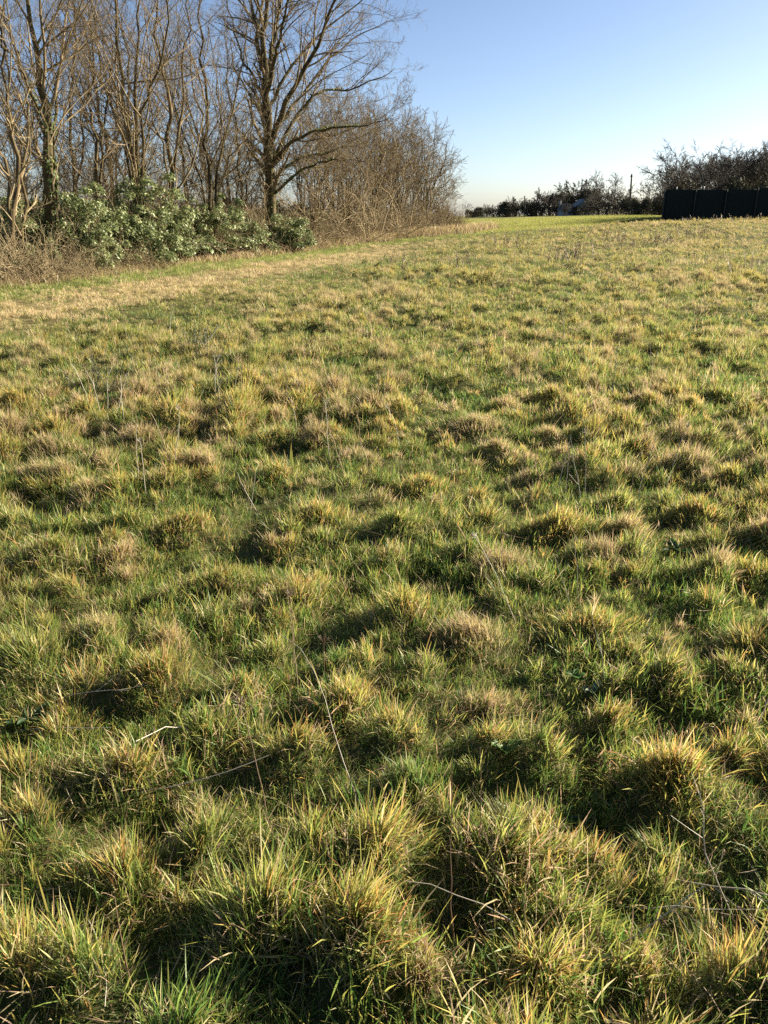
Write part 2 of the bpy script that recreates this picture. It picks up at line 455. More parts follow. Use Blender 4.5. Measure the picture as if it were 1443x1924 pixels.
# ------------------------------------------------------------------ ground sheet
def spaced(a, b, first, growth, mx):
    out = [a]; s = first
    while out[-1] < b:
        out.append(out[-1] + s); s = min(s * growth, mx)
    return out
ys = np.array([-40, -20, -10, -5, -2, -0.5] + spaced(0.3, 2600, 0.05, 1.02, 120))
xp = spaced(0, 2600, 0.055, 1.037, 160)
xs = np.array([-v for v in xp[::-1]] + xp[1:])
XX, YY = np.meshgrid(xs, ys)
ZZ = surf(XX, YY) - 0.014 - 0.016 * smooth(YY, 2, 7) * (1 - smooth(YY, 40, 60))
ny, nx = XX.shape
idx = np.arange(nx * ny).reshape(ny, nx)
Q = np.stack([idx[:-1, :-1], idx[:-1, 1:], idx[1:, 1:], idx[1:, :-1]], -1).reshape(-1, 4)
fs = field_side(XX, YY)
soil = np.array([0.065, 0.085, 0.03]); straw = np.array([0.27, 0.22, 0.115]); litter = np.array([0.09, 0.06, 0.035])
pasture = np.array([0.185, 0.20, 0.075]); green = np.array([0.12, 0.16, 0.045])
c = np.broadcast_to(soil, XX.shape + (3,)).copy()
w = (smooth(YY, 5, 22) * 0.6)[..., None]; c = c * (1 - w) + np.array([0.10, 0.11, 0.04]) * w
w = (smooth(fs, 5.4, 3.4) * smooth(YY, 40, 30))[..., None] * 0.8; c = c * (1 - w) + straw * w
w = smooth(fs, 2.2, 1.4)[..., None]; c = c * (1 - w) + green * w
w = smooth(fs, 0.3, -0.4)[..., None] * (YY < 60)[..., None]; c = c * (1 - w) + litter * w
w = smooth(YY - meadow_end(XX), -0.3, 0.8)[..., None] * (fs > -1.0)[..., None]; c = c * (1 - w) + pasture * w
w = (smooth(YY, 62, 66) * smooth(XX / np.maximum(YY, 1), -.05, .06))[..., None]; c = c * (1 - w) + pasture * w
ground = obj('ground', mk_mesh('ground', np.stack([XX, YY, ZZ], -1).reshape(-1, 3), quads=Q, col=c.reshape(-1, 3), smooth_shade=True), ground_material())
tag(ground, kind='structure')

# ------------------------------------------------------------------ grass blades
def lerp(a, b, t): return a + (b - a) * t
def blades(B, L, W, az, th0, curl, c0, c1, seg, g, tw=None):
    """ribbons that taper to a point: base B, length L, width W, lean azimuth az, start lean th0, extra lean curl by the tip"""
    n = len(B)
    d = np.stack([np.cos(az), np.sin(az), np.zeros(n)], 1)
    fa = az + math.pi / 2 + (g.uniform(-1.2, 1.2, n) if tw is None else tw)
    s = np.stack([np.cos(fa), np.sin(fa), g.uniform(-0.2, 0.2, n)], 1)
    P = [B]; p = B.copy()
    for k in range(seg):
        a = th0 + curl * ((k + 0.5) / seg) ** 1.3
        p = p + (L / seg)[:, None] * (np.sin(a)[:, None] * d + np.cos(a)[:, None] * np.array([0, 0, 1.0]))
        P.append(p)
    nv = 2 * seg + 1
    V = np.empty((n, nv, 3)); C = np.empty((n, nv, 3))
    for k in range(seg):
        t = k / seg
        w = W * (0.75 + 0.5 * t if t < 0.5 else 1.0 - (t - 0.5) * 1.1) * 0.5
        V[:, 2 * k] = P[k] - s * w[:, None]; V[:, 2 * k + 1] = P[k] + s * w[:, None]
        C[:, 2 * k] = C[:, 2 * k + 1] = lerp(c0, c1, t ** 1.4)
    V[:, -1] = P[seg]; C[:, -1] = c1
    tri = []
    for k in range(seg - 1):
        a = 2 * k
        tri += [[a, a + 1, a + 3], [a, a + 3, a + 2]]
    tri.append([2 * seg - 2, 2 * seg - 1, 2 * seg])
    T = (np.array(tri)[None] + (np.arange(n) * nv)[:, None, None]).reshape(-1, 3)
    return V.reshape(-1, 3), T, C.reshape(-1, 3)

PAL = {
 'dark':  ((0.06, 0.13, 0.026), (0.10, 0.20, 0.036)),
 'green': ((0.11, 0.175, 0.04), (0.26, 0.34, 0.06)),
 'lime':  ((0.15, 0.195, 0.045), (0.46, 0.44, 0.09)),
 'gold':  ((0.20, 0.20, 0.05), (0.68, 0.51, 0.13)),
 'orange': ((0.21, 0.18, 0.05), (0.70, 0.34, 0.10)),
 'red':   ((0.18, 0.14, 0.04), (0.58, 0.18, 0.08)),
 'straw': ((0.36, 0.29, 0.15), (0.64, 0.52, 0.30)),
 'pink':  ((0.32, 0.21, 0.13), (0.58, 0.39, 0.25)),
 'brown': ((0.18, 0.12, 0.065), (0.32, 0.22, 0.125)),
}
NAMES = list(PAL)
P0 = np.array([PAL[k][0] for k in NAMES]); P1 = np.array([PAL[k][1] for k in NAMES])
#               dark  green lime  gold orange red straw pink brown
MIX = np.array([[0.12, 0.32, 0.28, 0.12, 0.03, 0.00, 0.11, 0.02, 0.00],
                [0.04, 0.15, 0.25, 0.24, 0.15, 0.03, 0.09, 0.05, 0.00],
                [0.01, 0.08, 0.10, 0.10, 0.03, 0.00, 0.32, 0.34, 0.02],
                [0.50, 0.32, 0.07, 0.02, 0.01, 0.00, 0.06, 0.00, 0.02]])
MIXN = MIX / MIX.sum(1, keepdims=True)
CUM = np.cumsum(MIX / MIX.sum(1, keepdims=True), 1)
def pick(kind, g):
    u = g.random(len(kind))
    return np.minimum((u[:, None] > CUM[kind]).sum(1), len(NAMES) - 1)

def tussock_blades(X, Y, RAD, H, KIND, EL, ORI, per, wmul, seg, g, origin=None):
    TL = 5
    trep = np.repeat(np.arange(len(X)), np.maximum(1, per // TL))
    nt_ = len(trep)
    ph = g.uniform(0, 6.28, len(X))[trep]
    a = g.uniform(0, 2 * math.pi, nt_)
    rho = np.minimum(np.abs(g.normal(0, 0.62, nt_)) ** 0.85, 1.7) * (1 + 0.28 * np.sin(2 * a + ph) + 0.2 * np.sin(3 * a + 2.3 * ph) + 0.12 * np.sin(5 * a + ph))
    tlen = g.uniform(0.62, 1.25, nt_)
    taz = g.uniform(0, 6.28, nt_); tlean = np.abs(g.normal(0, 0.16, nt_))
    rep = np.repeat(trep, TL); n = len(rep)
    a = np.repeat(a, TL); rho = np.repeat(rho, TL); tlen = np.repeat(tlen, TL); taz = np.repeat(taz, TL); tlean = np.repeat(tlean, TL)
    kind = KIND[rep].astype(int)
    jit = 0.006 + 0.03 * RAD[rep]
    lx = np.cos(a) * rho * RAD[rep] * 0.92 * EL[rep] + g.normal(0, 1, n) * jit; ly = np.sin(a) * rho * RAD[rep] * 0.92 / EL[rep] + g.normal(0, 1, n) * jit
    co_, so_ = np.cos(ORI[rep]), np.sin(ORI[rep])
    x = X[rep] + lx * co_ - ly * so_; y = Y[rep] + lx * so_ + ly * co_; a = a + ORI[rep]
    z = surf(x, y) - 0.01
    fine = kind == 2
    L = (0.026 + H[rep] * 0.46) * tlen * g.uniform(0.5, 1.15, n) * np.where(fine, 0.95, 1.0) * (1.05 - 0.25 * rho)
    long_ = g.random(n) < 0.06; L = np.where(long_, L * 1.5, L)
    W = g.uniform(0.0020, 0.0050, n) * np.where(fine, 0.62, 1.0) * wmul[rep]
    # lean: outward from the clump, plus the way this part of the meadow has been pressed, plus the tiller's own
    fld = vnoise(x, y, 0.8, 21) * 12.56; fm = 0.30 * vnoise(x, y, 1.1, 22)
    rad_ = np.radians(26) * np.clip(rho, 0, 1.3) * g.uniform(0.3, 1.4, n); rn = g.uniform(0, 6.28, n); rm = np.abs(g.normal(0, 0.24, n))
    vx = np.cos(a) * rad_ + np.cos(fld) * fm + np.cos(taz) * tlean + np.cos(rn) * rm
    vy = np.sin(a) * rad_ + np.sin(fld) * fm + np.sin(taz) * tlean + np.sin(rn) * rm
    az = np.arctan2(vy, vx); th0 = np.hypot(vx, vy)
    cu = np.radians(np.abs(g.normal(14, 26, n)))
    flop = g.random(n) < 0.16
    th0 = np.where(flop, np.radians(g.uniform(45, 85, n)), th0)
    pi = pick(kind, g)
    br = g.uniform(0.75, 1.25, n)[:, None] * (0.85 + 0.3 * g.random(len(X)))[rep][:, None]
    co = (0.12 + 0.58 * smooth(y, 4, 22))[:, None]
    m0 = (MIXN @ P0)[kind]; m1 = (MIXN @ P1)[kind]
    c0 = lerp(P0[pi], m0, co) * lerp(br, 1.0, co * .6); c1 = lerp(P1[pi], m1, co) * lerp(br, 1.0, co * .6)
    B = np.stack([x, y, z], 1)
    if origin is not None: B = B - origin
    return blades(B, L, W, az, th0, cu, c0, c1, seg, g)

g = np.random.default_rng(21)
for i, (px, py, w, h, k, lab) in enumerate(NAMED):
    area = math.pi * TR[i] ** 2
    dist = math.hypot(TY[i], EYE)
    f = min(1.0, (3.2 / dist) ** 1.1)
    per = int(np.clip(area * 11000 * f * (1.9 if k == 2 else 1.0), 120, 3000))
    org = np.array([TX[i], TY[i], float(terrain(TX[i], TY[i]))])
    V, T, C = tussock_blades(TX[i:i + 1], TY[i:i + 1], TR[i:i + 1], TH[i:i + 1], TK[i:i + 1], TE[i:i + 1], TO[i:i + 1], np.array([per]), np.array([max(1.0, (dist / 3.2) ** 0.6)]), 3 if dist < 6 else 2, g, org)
    o = obj('grass_tussock', mk_mesh('grass_tussock', V, T, col=C), M_GRASS, loc=org)
    tag(o, lab, 'grass tussock', 'grass tussocks of the meadow')

acc = Acc()
def band(y0, y1, dens, seg):
    m = (TY >= y0) & (TY < y1); m[:NN] = False
    if not m.any(): return
    D = np.hypot(TY[m], EYE)
    per = np.maximum(6, (math.pi * TR[m] ** 2 * dens * np.where(TK[m] == 2, 1.7, 1.0) * g.uniform(0.7, 1.25, m.sum())).astype(int))
    wm = np.maximum(1.0, (D / 3.2) ** 0.72)
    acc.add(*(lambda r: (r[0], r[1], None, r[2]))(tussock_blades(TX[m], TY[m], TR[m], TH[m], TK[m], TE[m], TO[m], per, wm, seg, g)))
band(0.0, 4.0, 9500, 3)
band(4.0, 7.0, 5400, 2)
band(7.0, 12.0, 3200, 1)
band(12.0, 22.0, 1250, 1)
band(22.0, 64.0, 300, 1)

# fine short turf close to the camera
for (y0, y1, dens) in [(0.6, 3.0, 9000), (3.0, 6.0, 4000)]:
    n = int(.5 * (1.14 * y0 + 2.2 + 1.14 * y1 + 2.2) * (y1 - y0) * dens)
    y = np.sqrt(g.uniform((y0 + 1) ** 2, (y1 + 1) ** 2, n)) - 1; x = g.uniform(-1, 1, n) * (.57 * y + 1.1)
    pi = g.choice([0, 1, 2, 6, 7, 8], n, p=[.36, .30, .10, .12, .05, .07]); br = g.uniform(.6, 1.15, n)[:, None]
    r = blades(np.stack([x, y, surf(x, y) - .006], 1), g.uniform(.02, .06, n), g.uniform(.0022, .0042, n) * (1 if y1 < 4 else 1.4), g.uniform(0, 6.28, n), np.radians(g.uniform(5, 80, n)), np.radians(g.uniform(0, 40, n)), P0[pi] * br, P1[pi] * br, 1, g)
    acc.add(r[0], r[1], None, r[2])
# dead thatch lying between the clumps
n = 14000
y = 0.7 + 5.0 * g.random(n) ** 0.8; x = g.uniform(-1, 1, n) * (0.57 * y + 1.0)
pi = g.choice([6, 7, 8, 8], n); br = g.uniform(0.45, 1.0, n)[:, None]
r = blades(np.stack([x, y, surf(x, y) + g.uniform(-.004, .02, n)], 1), g.uniform(0.05, 0.16, n), g.uniform(.0016, .0036, n), g.uniform(0, 6.28, n), np.radians(g.uniform(68, 100, n)), np.radians(g.uniform(-30, 25, n)), P0[pi] * br, P1[pi] * br, 3, g)
acc.add(r[0], r[1], None, r[2])
meadow = obj('meadow_grass', acc.mesh('meadow_grass'), M_GRASS)
tag(meadow, 'rough green and straw-coloured winter grass covering the meadow', 'grass', kind='stuff')

# the shaggy sward that covers the ground between the clumps: small tufts scattered over the whole meadow
def tuft_mesh(name, n, r, L, W, mix, seg, q, flat=0.15):
    a = q.uniform(0, 6.28, n); rr = r * np.sqrt(q.random(n))
    B = np.stack([np.cos(a) * rr, np.sin(a) * rr, np.full(n, -.012)], 1)
    th = np.abs(q.normal(0.15, 0.42, n)); fl = q.random(n) < flat; th = np.where(fl, q.uniform(.9, 1.5, n), th)
    cu = np.radians(np.abs(q.normal(15, 28, n)))
    cm = np.cumsum(np.array(mix) / np.sum(mix)); pi = np.minimum((q.random(n)[:, None] > cm).sum(1), len(NAMES) - 1)
    br = q.uniform(.7, 1.2, n)[:, None] * (1.22 if mix[6] > .6 else 1.0)
    V, T, C = blades(B, L * q.uniform(.4, 1.2, n), W * q.uniform(.7, 1.3, n), q.uniform(0, 6.28, n), th, cu, P0[pi] * br, P1[pi] * br, seg, q)
    return mk_mesh(name, V, T, col=C)
#        dark green lime gold orange red straw pink brown
SW = [[.40, .34, .12, .03, .01, 0, .08, .01, .01], [.28, .34, .20, .06, .02, .01, .08, .01, 0], [.15, .26, .22, .12, .04, .01, .16, .03, .01],
      [.06, .16, .20, .18, .04, .01, .25, .09, .01], [.04, .10, .10, .10, .02, 0, .38, .22, .04],
      [.00, .04, .08, .08, .00, 0, .64, .16, .00], [.06, .46, .36, .04, 0, 0, .08, 0, 0]]
tufts = bpy.data.collections.new('sward_tufts')
NV = len(SW)
q = np.random.default_rng(61)
for lod, (n_, r_, L_, W_, sg) in enumerate([(52, .058, .074, .0029, 3), (46, .085, .085, .0054, 2), (40, .14, .10, .012, 1)]):
    for vi, mx_ in enumerate(SW):
        o = bpy.data.objects.new('grass_tuft_%02d' % (lod * NV + vi), tuft_mesh('grass_tuft', n_, r_, L_, W_, mx_, sg, q))
        o.data.materials.append(M_GRASS); o['kind'] = 'stuff'; o['label'] = 'rough green and straw-coloured winter grass covering the meadow'; tufts.objects.link(o)
PX, PY, PI, PS_ = [], [], [], []
for (y0, y1, dens, lod) in [(0.6, 3.5, 300, 0), (3.5, 6.5, 170, 0), (6.5, 11, 74, 1), (11, 18, 36, 1), (18, 32, 15, 2), (32, 58, 8, 2)]:
    area = .5 * (1.14 * y0 + 2.4 + 1.14 * y1 + 2.4) * (y1 - y0); n = int(area * dens)
    y = np.sqrt(g.uniform((y0 + 1) ** 2, (y1 + 1) ** 2, n)) - 1; x = g.uniform(-1, 1, n) * (.57 * y + 1.2)
    fs = field_side(x, y); k = (fs > -.2) & (y < meadow_end(x) + .4); x, y, fs = x[k], y[k], fs[k]; n = len(x)
    hi = mound(x, y); vs = vnoise(x, y, 1.6, 9)
    dry = 0.25 + 1.9 * (vnoise(x, y, 1.3, 12) - .5) + 1.5 * (vnoise(x, y, .4, 13) - .5) + 26 * np.minimum(hi, .08) + 1.0 * smooth(y, 4, 24) + .5 * smooth(x, 0, -5) + g.normal(0, .8, n)
    vi = np.clip(np.round(dry), 0, 4).astype(int)
    strip = .94 * smooth(fs + 1.5 * (vs - .5), 5.8, 3.8) * smooth(y, 46, 34); grn = smooth(fs + 1.8 * (vs - .5), 3.0, 1.8)
    vi = np.where(g.random(n) < strip * .97, 5, vi); vi = np.where(g.random(n) < grn * .9, 6, vi)
    sc_ = g.uniform(.6, 1.25, n) * (.75 + .6 * smooth(vnoise(x, y, .3, 15), .3, .8)) * (1 - .15 * strip) * (.86 + 2.4 * np.minimum(hi, .07) + .12 * strip + .2 * smooth(fs, 3, 1)) * (1 - .1 * smooth(y, 18, 30))
    PX.append(x); PY.append(y); PI.append(vi + lod * NV); PS_.append(sc_)
PX, PY, PI, PS_ = map(np.concatenate, (PX, PY, PI, PS_)); n = len(PX)
me = bpy.data.meshes.new('meadow_sward'); me.vertices.add(n); me.vertices.foreach_set('co', np.stack([PX, PY, surf(PX, PY)], 1).astype(np.float32).ravel())
at_ = me.attributes.new('tuft_index', 'INT', 'POINT'); at_.data.foreach_set('value', PI.astype(np.int32))
at_ = me.attributes.new('tuft_turn', 'FLOAT_VECTOR', 'POINT'); at_.data.foreach_set('vector', np.stack([g.normal(0, .16, n), g.normal(0, .16, n), g.uniform(0, 6.28, n)], 1).astype(np.float32).ravel())
at_ = me.attributes.new('tuft_size', 'FLOAT', 'POINT'); at_.data.foreach_set('value', PS_.astype(np.float32))
sward = obj('meadow_sward', me, M_GRASS)
tag(sward, 'low shaggy green and straw grass between the tussocks of the meadow', 'grass', kind='stuff')
ng = bpy.data.node_groups.new('scatter_tufts', 'GeometryNodeTree')
ng.interface.new_socket('Geometry', in_out='INPUT', socket_type='NodeSocketGeometry'); ng.interface.new_socket('Geometry', in_out='OUTPUT', socket_type='NodeSocketGeometry')
gi = ng.nodes.new('NodeGroupInput'); go = ng.nodes.new('NodeGroupOutput')
ip = ng.nodes.new('GeometryNodeInstanceOnPoints'); ci = ng.nodes.new('GeometryNodeCollectionInfo')
ci.inputs['Collection'].default_value = tufts; ci.inputs['Separate Children'].default_value = True; ci.inputs['Reset Children'].default_value = True
ip.inputs['Pick Instance'].default_value = True
def named(nm, ty):
    a_ = ng.nodes.new('GeometryNodeInputNamedAttribute'); a_.data_type = ty; a_.inputs['Name'].default_value = nm
    return a_.outputs['Attribute']
ng.links.new(gi.outputs[0], ip.inputs['Points']); ng.links.new(ci.outputs[0], ip.inputs['Instance'])
ng.links.new(named('tuft_index', 'INT'), ip.inputs['Instance Index'])
ng.links.new(named('tuft_turn', 'FLOAT_VECTOR'), ip.inputs['Rotation'])
ng.links.new(named('tuft_size', 'FLOAT'), ip.inputs['Scale'])
ng.links.new(ip.outputs[0], go.inputs[0])
md = sward.modifiers.new('scatter_tufts', 'NODES'); md.node_group = ng

# short pasture beyond the meadow
acc = Acc()
n = 150000
y = 51 + (g.random(n) ** 1.7) * 120; x = g.uniform(0.03, 0.42, n) * y
k = (y > meadow_end(x)) & (x > hedge_x(np.minimum(y, 62)) - 0.5)
x, y = x[k], y[k]; n = len(x)
pi = g.choice([1, 2, 2, 3], n); br = g.uniform(0.75, 1.15, n)[:, None]
r = blades(np.stack([x, y, terrain(x, y) - 0.01], 1), g.uniform(0.06, 0.14, n), 0.03 * (y / 60), g.uniform(0, 6.28, n), np.radians(g.uniform(5, 40, n)), np.radians(g.uniform(0, 40, n)), P0[pi] * br, P1[pi] * br * 0.8, 1, g)
acc.add(r[0], r[1], None, r[2])
tag(obj('pasture_grass', acc.mesh('pasture_grass'), M_GRASS), 'short green pasture grass beyond the rough meadow', 'grass', kind='stuff')

# tall dry grass along the foot of the copse
acc = Acc()
n = 26000
y = g.uniform(13, 60, n); d = np.abs(g.normal(0, 0.5, n)) - 0.35
x = hedge_x(y) + d / 0.92
lush = vnoise(x, y, 1.5, 7)
k = g.random(n) < 0.35 + 0.8 * smooth(lush, 0.35, 0.7); x, y = x[k], y[k]; n = len(x)
L = g.uniform(0.15, 0.5, n) * (0.6 + 0.9 * smooth(y, 30, 48)); pi = g.choice([6, 7, 8, 3, 1], n, p=[0.34, 0.3, 0.16, 0.12, 0.08]); br = g.uniform(0.6, 1.1, n)[:, None]
r = blades(np.stack([x, y, terrain(x, y) - 0.01], 1), L, g.uniform(0.007, 0.014, n) * (y / 20) ** 0.6, g.uniform(0, 6.28, n), np.radians(g.uniform(2, 35, n)), np.radians(g.uniform(5, 60, n)), P0[pi] * br, P1[pi] * br, 3, g)
acc.add(r[0], r[1], None, r[2])
tag(obj('dry_grass_fringe', acc.mesh('dry_grass_fringe'), M_GRASS), 'tall dry tan grass along the foot of the copse', 'dry grass', kind='stuff')

# ------------------------------------------------------------------ bare trees
g = np.random.default_rng(77)
def leaf_cards(P, N, size, g, cols, asp=0.45, fold=0.25):
    """pointed folded leaves at P facing roughly N"""
    n = len(P)
    N = unit(N + g.normal(0, 0.45, (n, 3)))
    A = unit(np.cross(N, g.normal(0, 1, (n, 3)))); Bv = np.cross(N, A)
    s = (size * g.uniform(0.6, 1.25, n))[:, None]
    tip = P + A * s; mid = P + A * s * 0.45
    l = mid + Bv * s * asp * 0.5 + N * s * fold * 0.3; r = mid - Bv * s * asp * 0.5 + N * s * fold * 0.3
    V = np.stack([P, l, tip, r], 1).reshape(-1, 3)
    i = (np.arange(n) * 4)[:, None]
    T = np.concatenate([i + np.array([[0, 2, 1]]), i + np.array([[0, 3, 2]])])
    ci = g.integers(0, len(cols), n)
    C = np.repeat(np.asarray(cols)[ci] * g.uniform(0.7, 1.25, n)[:, None], 4, 0)
    return V, T, C

def tree_from_stems(name, stems, g, bark, twig, n1=9, n2=6, n3=5, K0=14, sides=7, base=None, lens=(0.42, 0.5, 0.5), ang=(30, 60), up=0.12, ivy=0.0, ivy_h=6.0, minr=0.004, t0=0.25, stem_name='stem', wob=0.05, twig_wig=0.16, sub_t0=0.2):
    """stems: list of (points, r0, r1). Returns an Empty with stem parts and a crown"""
    base = np.asarray(stems[0][0][0], float) if base is None else np.asarray(base, float)
    root = bpy.data.objects.new(name, None); COL.objects.link(root); root.location = base
    PS, RS = [], []
    for pts, r0, r1 in stems:
        p = resample(pts, K0, wob, g) - base
        t = np.linspace(0, 1, K0)
        r = (r0 + (r1 - r0) * t ** 0.8) * (0.70 if stem_name == 'limb' else 0.72)
        PS.append(p); RS.append(r)
    for i, (p, r) in enumerate(zip(PS, RS)):
        rr_ = r.copy()
        if i == 0 or stem_name == 'stem': rr_[0] *= 1.25; rr_[1] *= 1.08
        V, Q = tubes(p[None], rr_[None] * (1 + g.normal(0, 0.03, rr_.shape)), sides)
        nm = ('trunk' if i == 0 else 'limb') if stem_name == 'limb' else stem_name
        obj(nm, mk_mesh(nm, V, quads=Q, smooth_shade=True), bark, root)
    P0_, R0_ = np.array(PS), np.array(RS)
    a = Acc()
    P1_, R1_ = grow(P0_, R0_, n1, g, t0, 1.0, ang, lens[0], 0.5, 7, 0.13, up, minr)
    V, Q = tubes(P1_, R1_, 5); a.add(V, Q=Q)
    P2_, R2_ = grow(P1_, R1_, n2, g, sub_t0, 1.0, (25, 60), lens[1], 0.55, 5, twig_wig, up, minr)
    V, Q = tubes(P2_, R2_, 3); a.add(V, Q=Q)
    if n3:
        P3_, R3_ = grow(P2_, R2_, n3, g, 0.2, 1.0, (25, 60), lens[2], 0.6, 3, twig_wig * 1.3, up * 0.7, minr * 0.8)
        V, Q = tubes(P3_, R3_, 3); a.add(V, Q=Q)
    obj('crown', a.mesh('crown', True), twig, root)
    if ivy > 0:
        a = Acc(); npl = int(ivy)
        si = g.integers(0, len(PS), npl); f = g.random(npl) * (K0 - 1.01); k = f.astype(int)
        b = P0_[si, k] * (1 - (f - k))[:, None] + P0_[si, k + 1] * (f - k)[:, None]
        rad = R0_[si, k]
        keep = (b[:, 2] < ivy_h * g.uniform(0.3, 1.1, npl)) & (rad > 0.03)
        b, rad = b[keep], rad[keep]
        an = g.uniform(0, 6.28, len(b)); out = np.stack([np.cos(an), np.sin(an), np.full(len(b), 0.35)], 1)
        patch = vnoise(b[:, 2] * 1.0, an, 0.9, 5) > 0.38
        b, rad, out = b[patch], rad[patch], out[patch]
        pos = b + out * (rad * g.uniform(1.0, 1.7, len(b)) + 0.02)[:, None]
        V, T, C = leaf_cards(pos, out, np.full(len(pos), 0.085), g, [(0.07, 0.11, 0.03), (0.05, 0.085, 0.025), (0.13, 0.15, 0.05)], 0.8)
        a.add(V, T, None, C)
        obj('ivy', a.mesh('ivy'), M_IVY, root)
    return root

def pts_at(lst, Y):
    """stem points given as (px, py) or (px, py, dY)"""
    return [at(p[0], p[1], Y + (p[2] if len(p) > 2 else 0.0)) for p in lst]

# the large oak at the copse edge
YO = 33.2
bz = float(terrain(xat(516, YO), YO))
o_base = np.array([xat(516, YO), YO, bz - 0.05])
oak_stems = [
 ([o_base] + pts_at([(511, 400), (507, 320), (503, 250), (501, 190), (500, 150)], YO), 0.27, 0.22),
 (pts_at([(500, 155), (484, 80, 0.2), (470, 0, 0.5), (448, -110, 0.9), (430, -200, 1.2)], YO), 0.15, 0.03),
 (pts_at([(500, 160), (497, 70, -.2), (500, 0, -.3), (503, -120, -.6), (495, -260, -.5)], YO), 0.19, 0.03),
 (pts_at([(503, 150), (514, 70, .4), (528, 5, .8), (548, -90, 1.4), (560, -220, 1.8)], YO), 0.17, 0.03),
 (pts_at([(508, 275), (532, 205, -.5), (562, 148, -1.0), (590, 95, -1.3), (618, 35, -1.8), (645, -30, -2.2), (672, -110, -2.6)], YO), 0.17, 0.03),
 (pts_at([(512, 310), (542, 245, .5), (575, 195, 1.0), (608, 171, 1.4), (650, 166, 1.8), (705, 150, 2.2), (745, 128, 2.6)], YO), 0.13, 0.015),
 (pts_at([(510, 310), (548, 268, -.8), (595, 246, -1.6), (640, 238, -2.4), (690, 236, -3.2), (735, 220, -3.8)], YO), 0.12, 0.015),
 (pts_at([(512, 335), (560, 302, .6), (612, 288, 1.1), (655, 270, 1.7), (700, 248, 2.3)], YO), 0.11, 0.018),
 (pts_at([(500, 190), (470, 135, .5), (448, 90, 1.0), (430, 10, 1.6), (415, -80, 2.2)], YO), 0.09, 0.02),
 (pts_at([(501, 225), (470, 180, -.6), (445, 135, -1.1), (432, 70, -1.6)], YO), 0.08, 0.018),
 (pts_at([(504, 200), (545, 130, .8), (595, 70, 1.8), (655, 20, 2.6), (725, -35, 3.3)], YO), 0.11, 0.018),
 (pts_at([(512, 365), (565, 322, -.6), (625, 300, -1.4), (690, 303, -2.0)], YO), 0.10, 0.015),
 (pts_at([(503, 170), (520, 90, -2.0), (540, 10, -3.4), (560, -90, -4.6)], YO), 0.12, 0.02),
 (pts_at([(502, 160), (485, 70, 2.0), (500, -30, 3.6), (520, -150, 5.0)], YO), 0.12, 0.02),
 (pts_at([(507, 255), (560, 190, 2.0), (610, 120, 3.6), (670, 70, 4.8), (730, 40, 5.6)], YO), 0.11, 0.018),
]
oak = tree_from_stems('oak_tree', oak_stems, g, M_BARK, M_TWIG, n1=14, n2=10, n3=7, K0=16, sides=8, lens=(0.42, 0.5, 0.55), up=0.07, ivy=5200, ivy_h=7.5, minr=0.0042, t0=0.22, stem_name='limb', wob=0.035, ang=(28, 62))
tag(oak, 'tall bare oak with ivy-covered trunk and wide limbs at the edge of the copse', 'tree')

# trees of the copse, surveyed by their stems
def copse_tree(px_base, dY, stems, label, name='bare_tree', group='bare trees of the copse', ivy=0, twig=None, bark=None, **kw):
    Y = float(np.interp(px_base, [-200, 0, 280, 560, 860], [14.0, 17.5, 24.0, 33.7, 54.0])) + dY
    X = xat(px_base, Y); b = np.array([X, Y, float(terrain(X, Y)) - 0.05])
    st = []
    for (lst, r0, r1) in stems:
        off = np.array([g.normal(0, 0.06), g.normal(0, 0.06), 0])
        st.append(([b + off] + pts_at(lst, Y), r0, r1))
    t = tree_from_stems(name, st, g, bark or M_BARK2, twig or M_TWIG, base=b, ivy=ivy, **kw)
    return tag(t, label, 'tree', group)

T1 = copse_tree(112, 0.8, [([(95, 290, .1), (80, 190, .2), (62, 90, .3), (48, -20, .5), (30, -180, .8)], .21, .03),
                      ([(98, 300, .2), (100, 200, .6), (118, 110, 1.2), (150, 20, 1.6), (170, -120, 2)], .08, .02),
                      ([(92, 270, -.2), (55, 170, -.6), (20, 90, -1.0), (-30, 0, -1.4)], .07, .02)],
           'thick ivy-clad trunk leaning to the left, leftmost big tree of the copse', ivy=2600, ivy_h=4.2, n1=13, n2=9, n3=8, t0=.14, lens=(.46,.5,.55), minr=0.0032, bark=M_BARK)
T2 = copse_tree(262, 1.5, [([(245, 270, .1), (232, 180, .2), (222, 80, .3), (212, -30, .4), (205, -200, .6)], .13, .025),
                      ([(258, 260, .1), (256, 150, .2), (258, 40, .4), (262, -120, .8)], .12, .02),
                      ([(238, 280, .4), (205, 190, .8), (182, 90, 1.2), (165, -40, 1.6)], .08, .02),
                      ([(268, 250, -.3), (290, 150, -.6), (312, 50, -.9), (330, -90, -1.2)], .08, .02)],
           'tall many-stemmed tree with close dark upright stems, above the evergreen shrubs', n1=13, n2=9, n3=8, t0=.14, lens=(.46,.5,.55), minr=0.0032, bark=M_BARK)
T3 = copse_tree(322, 1.0, [([(318, 280, .1), (316, 190, .2), (300, 110, .3), (292, 10, .4), (285, -120, .6)], .12, .02),
                      ([(330, 270, .4), (345, 170, .8), (350, 60, 1.1), (360, -60, 1.4)], .08, .02),
                      ([(310, 290, -.3), (282, 200, -.6), (268, 120, -1)], .06, .02)],
           'bare tree with a bent middle stem, right of the close upright stems', n1=13, n2=9, n3=8, t0=.14, lens=(.46,.5,.55), minr=0.0032)
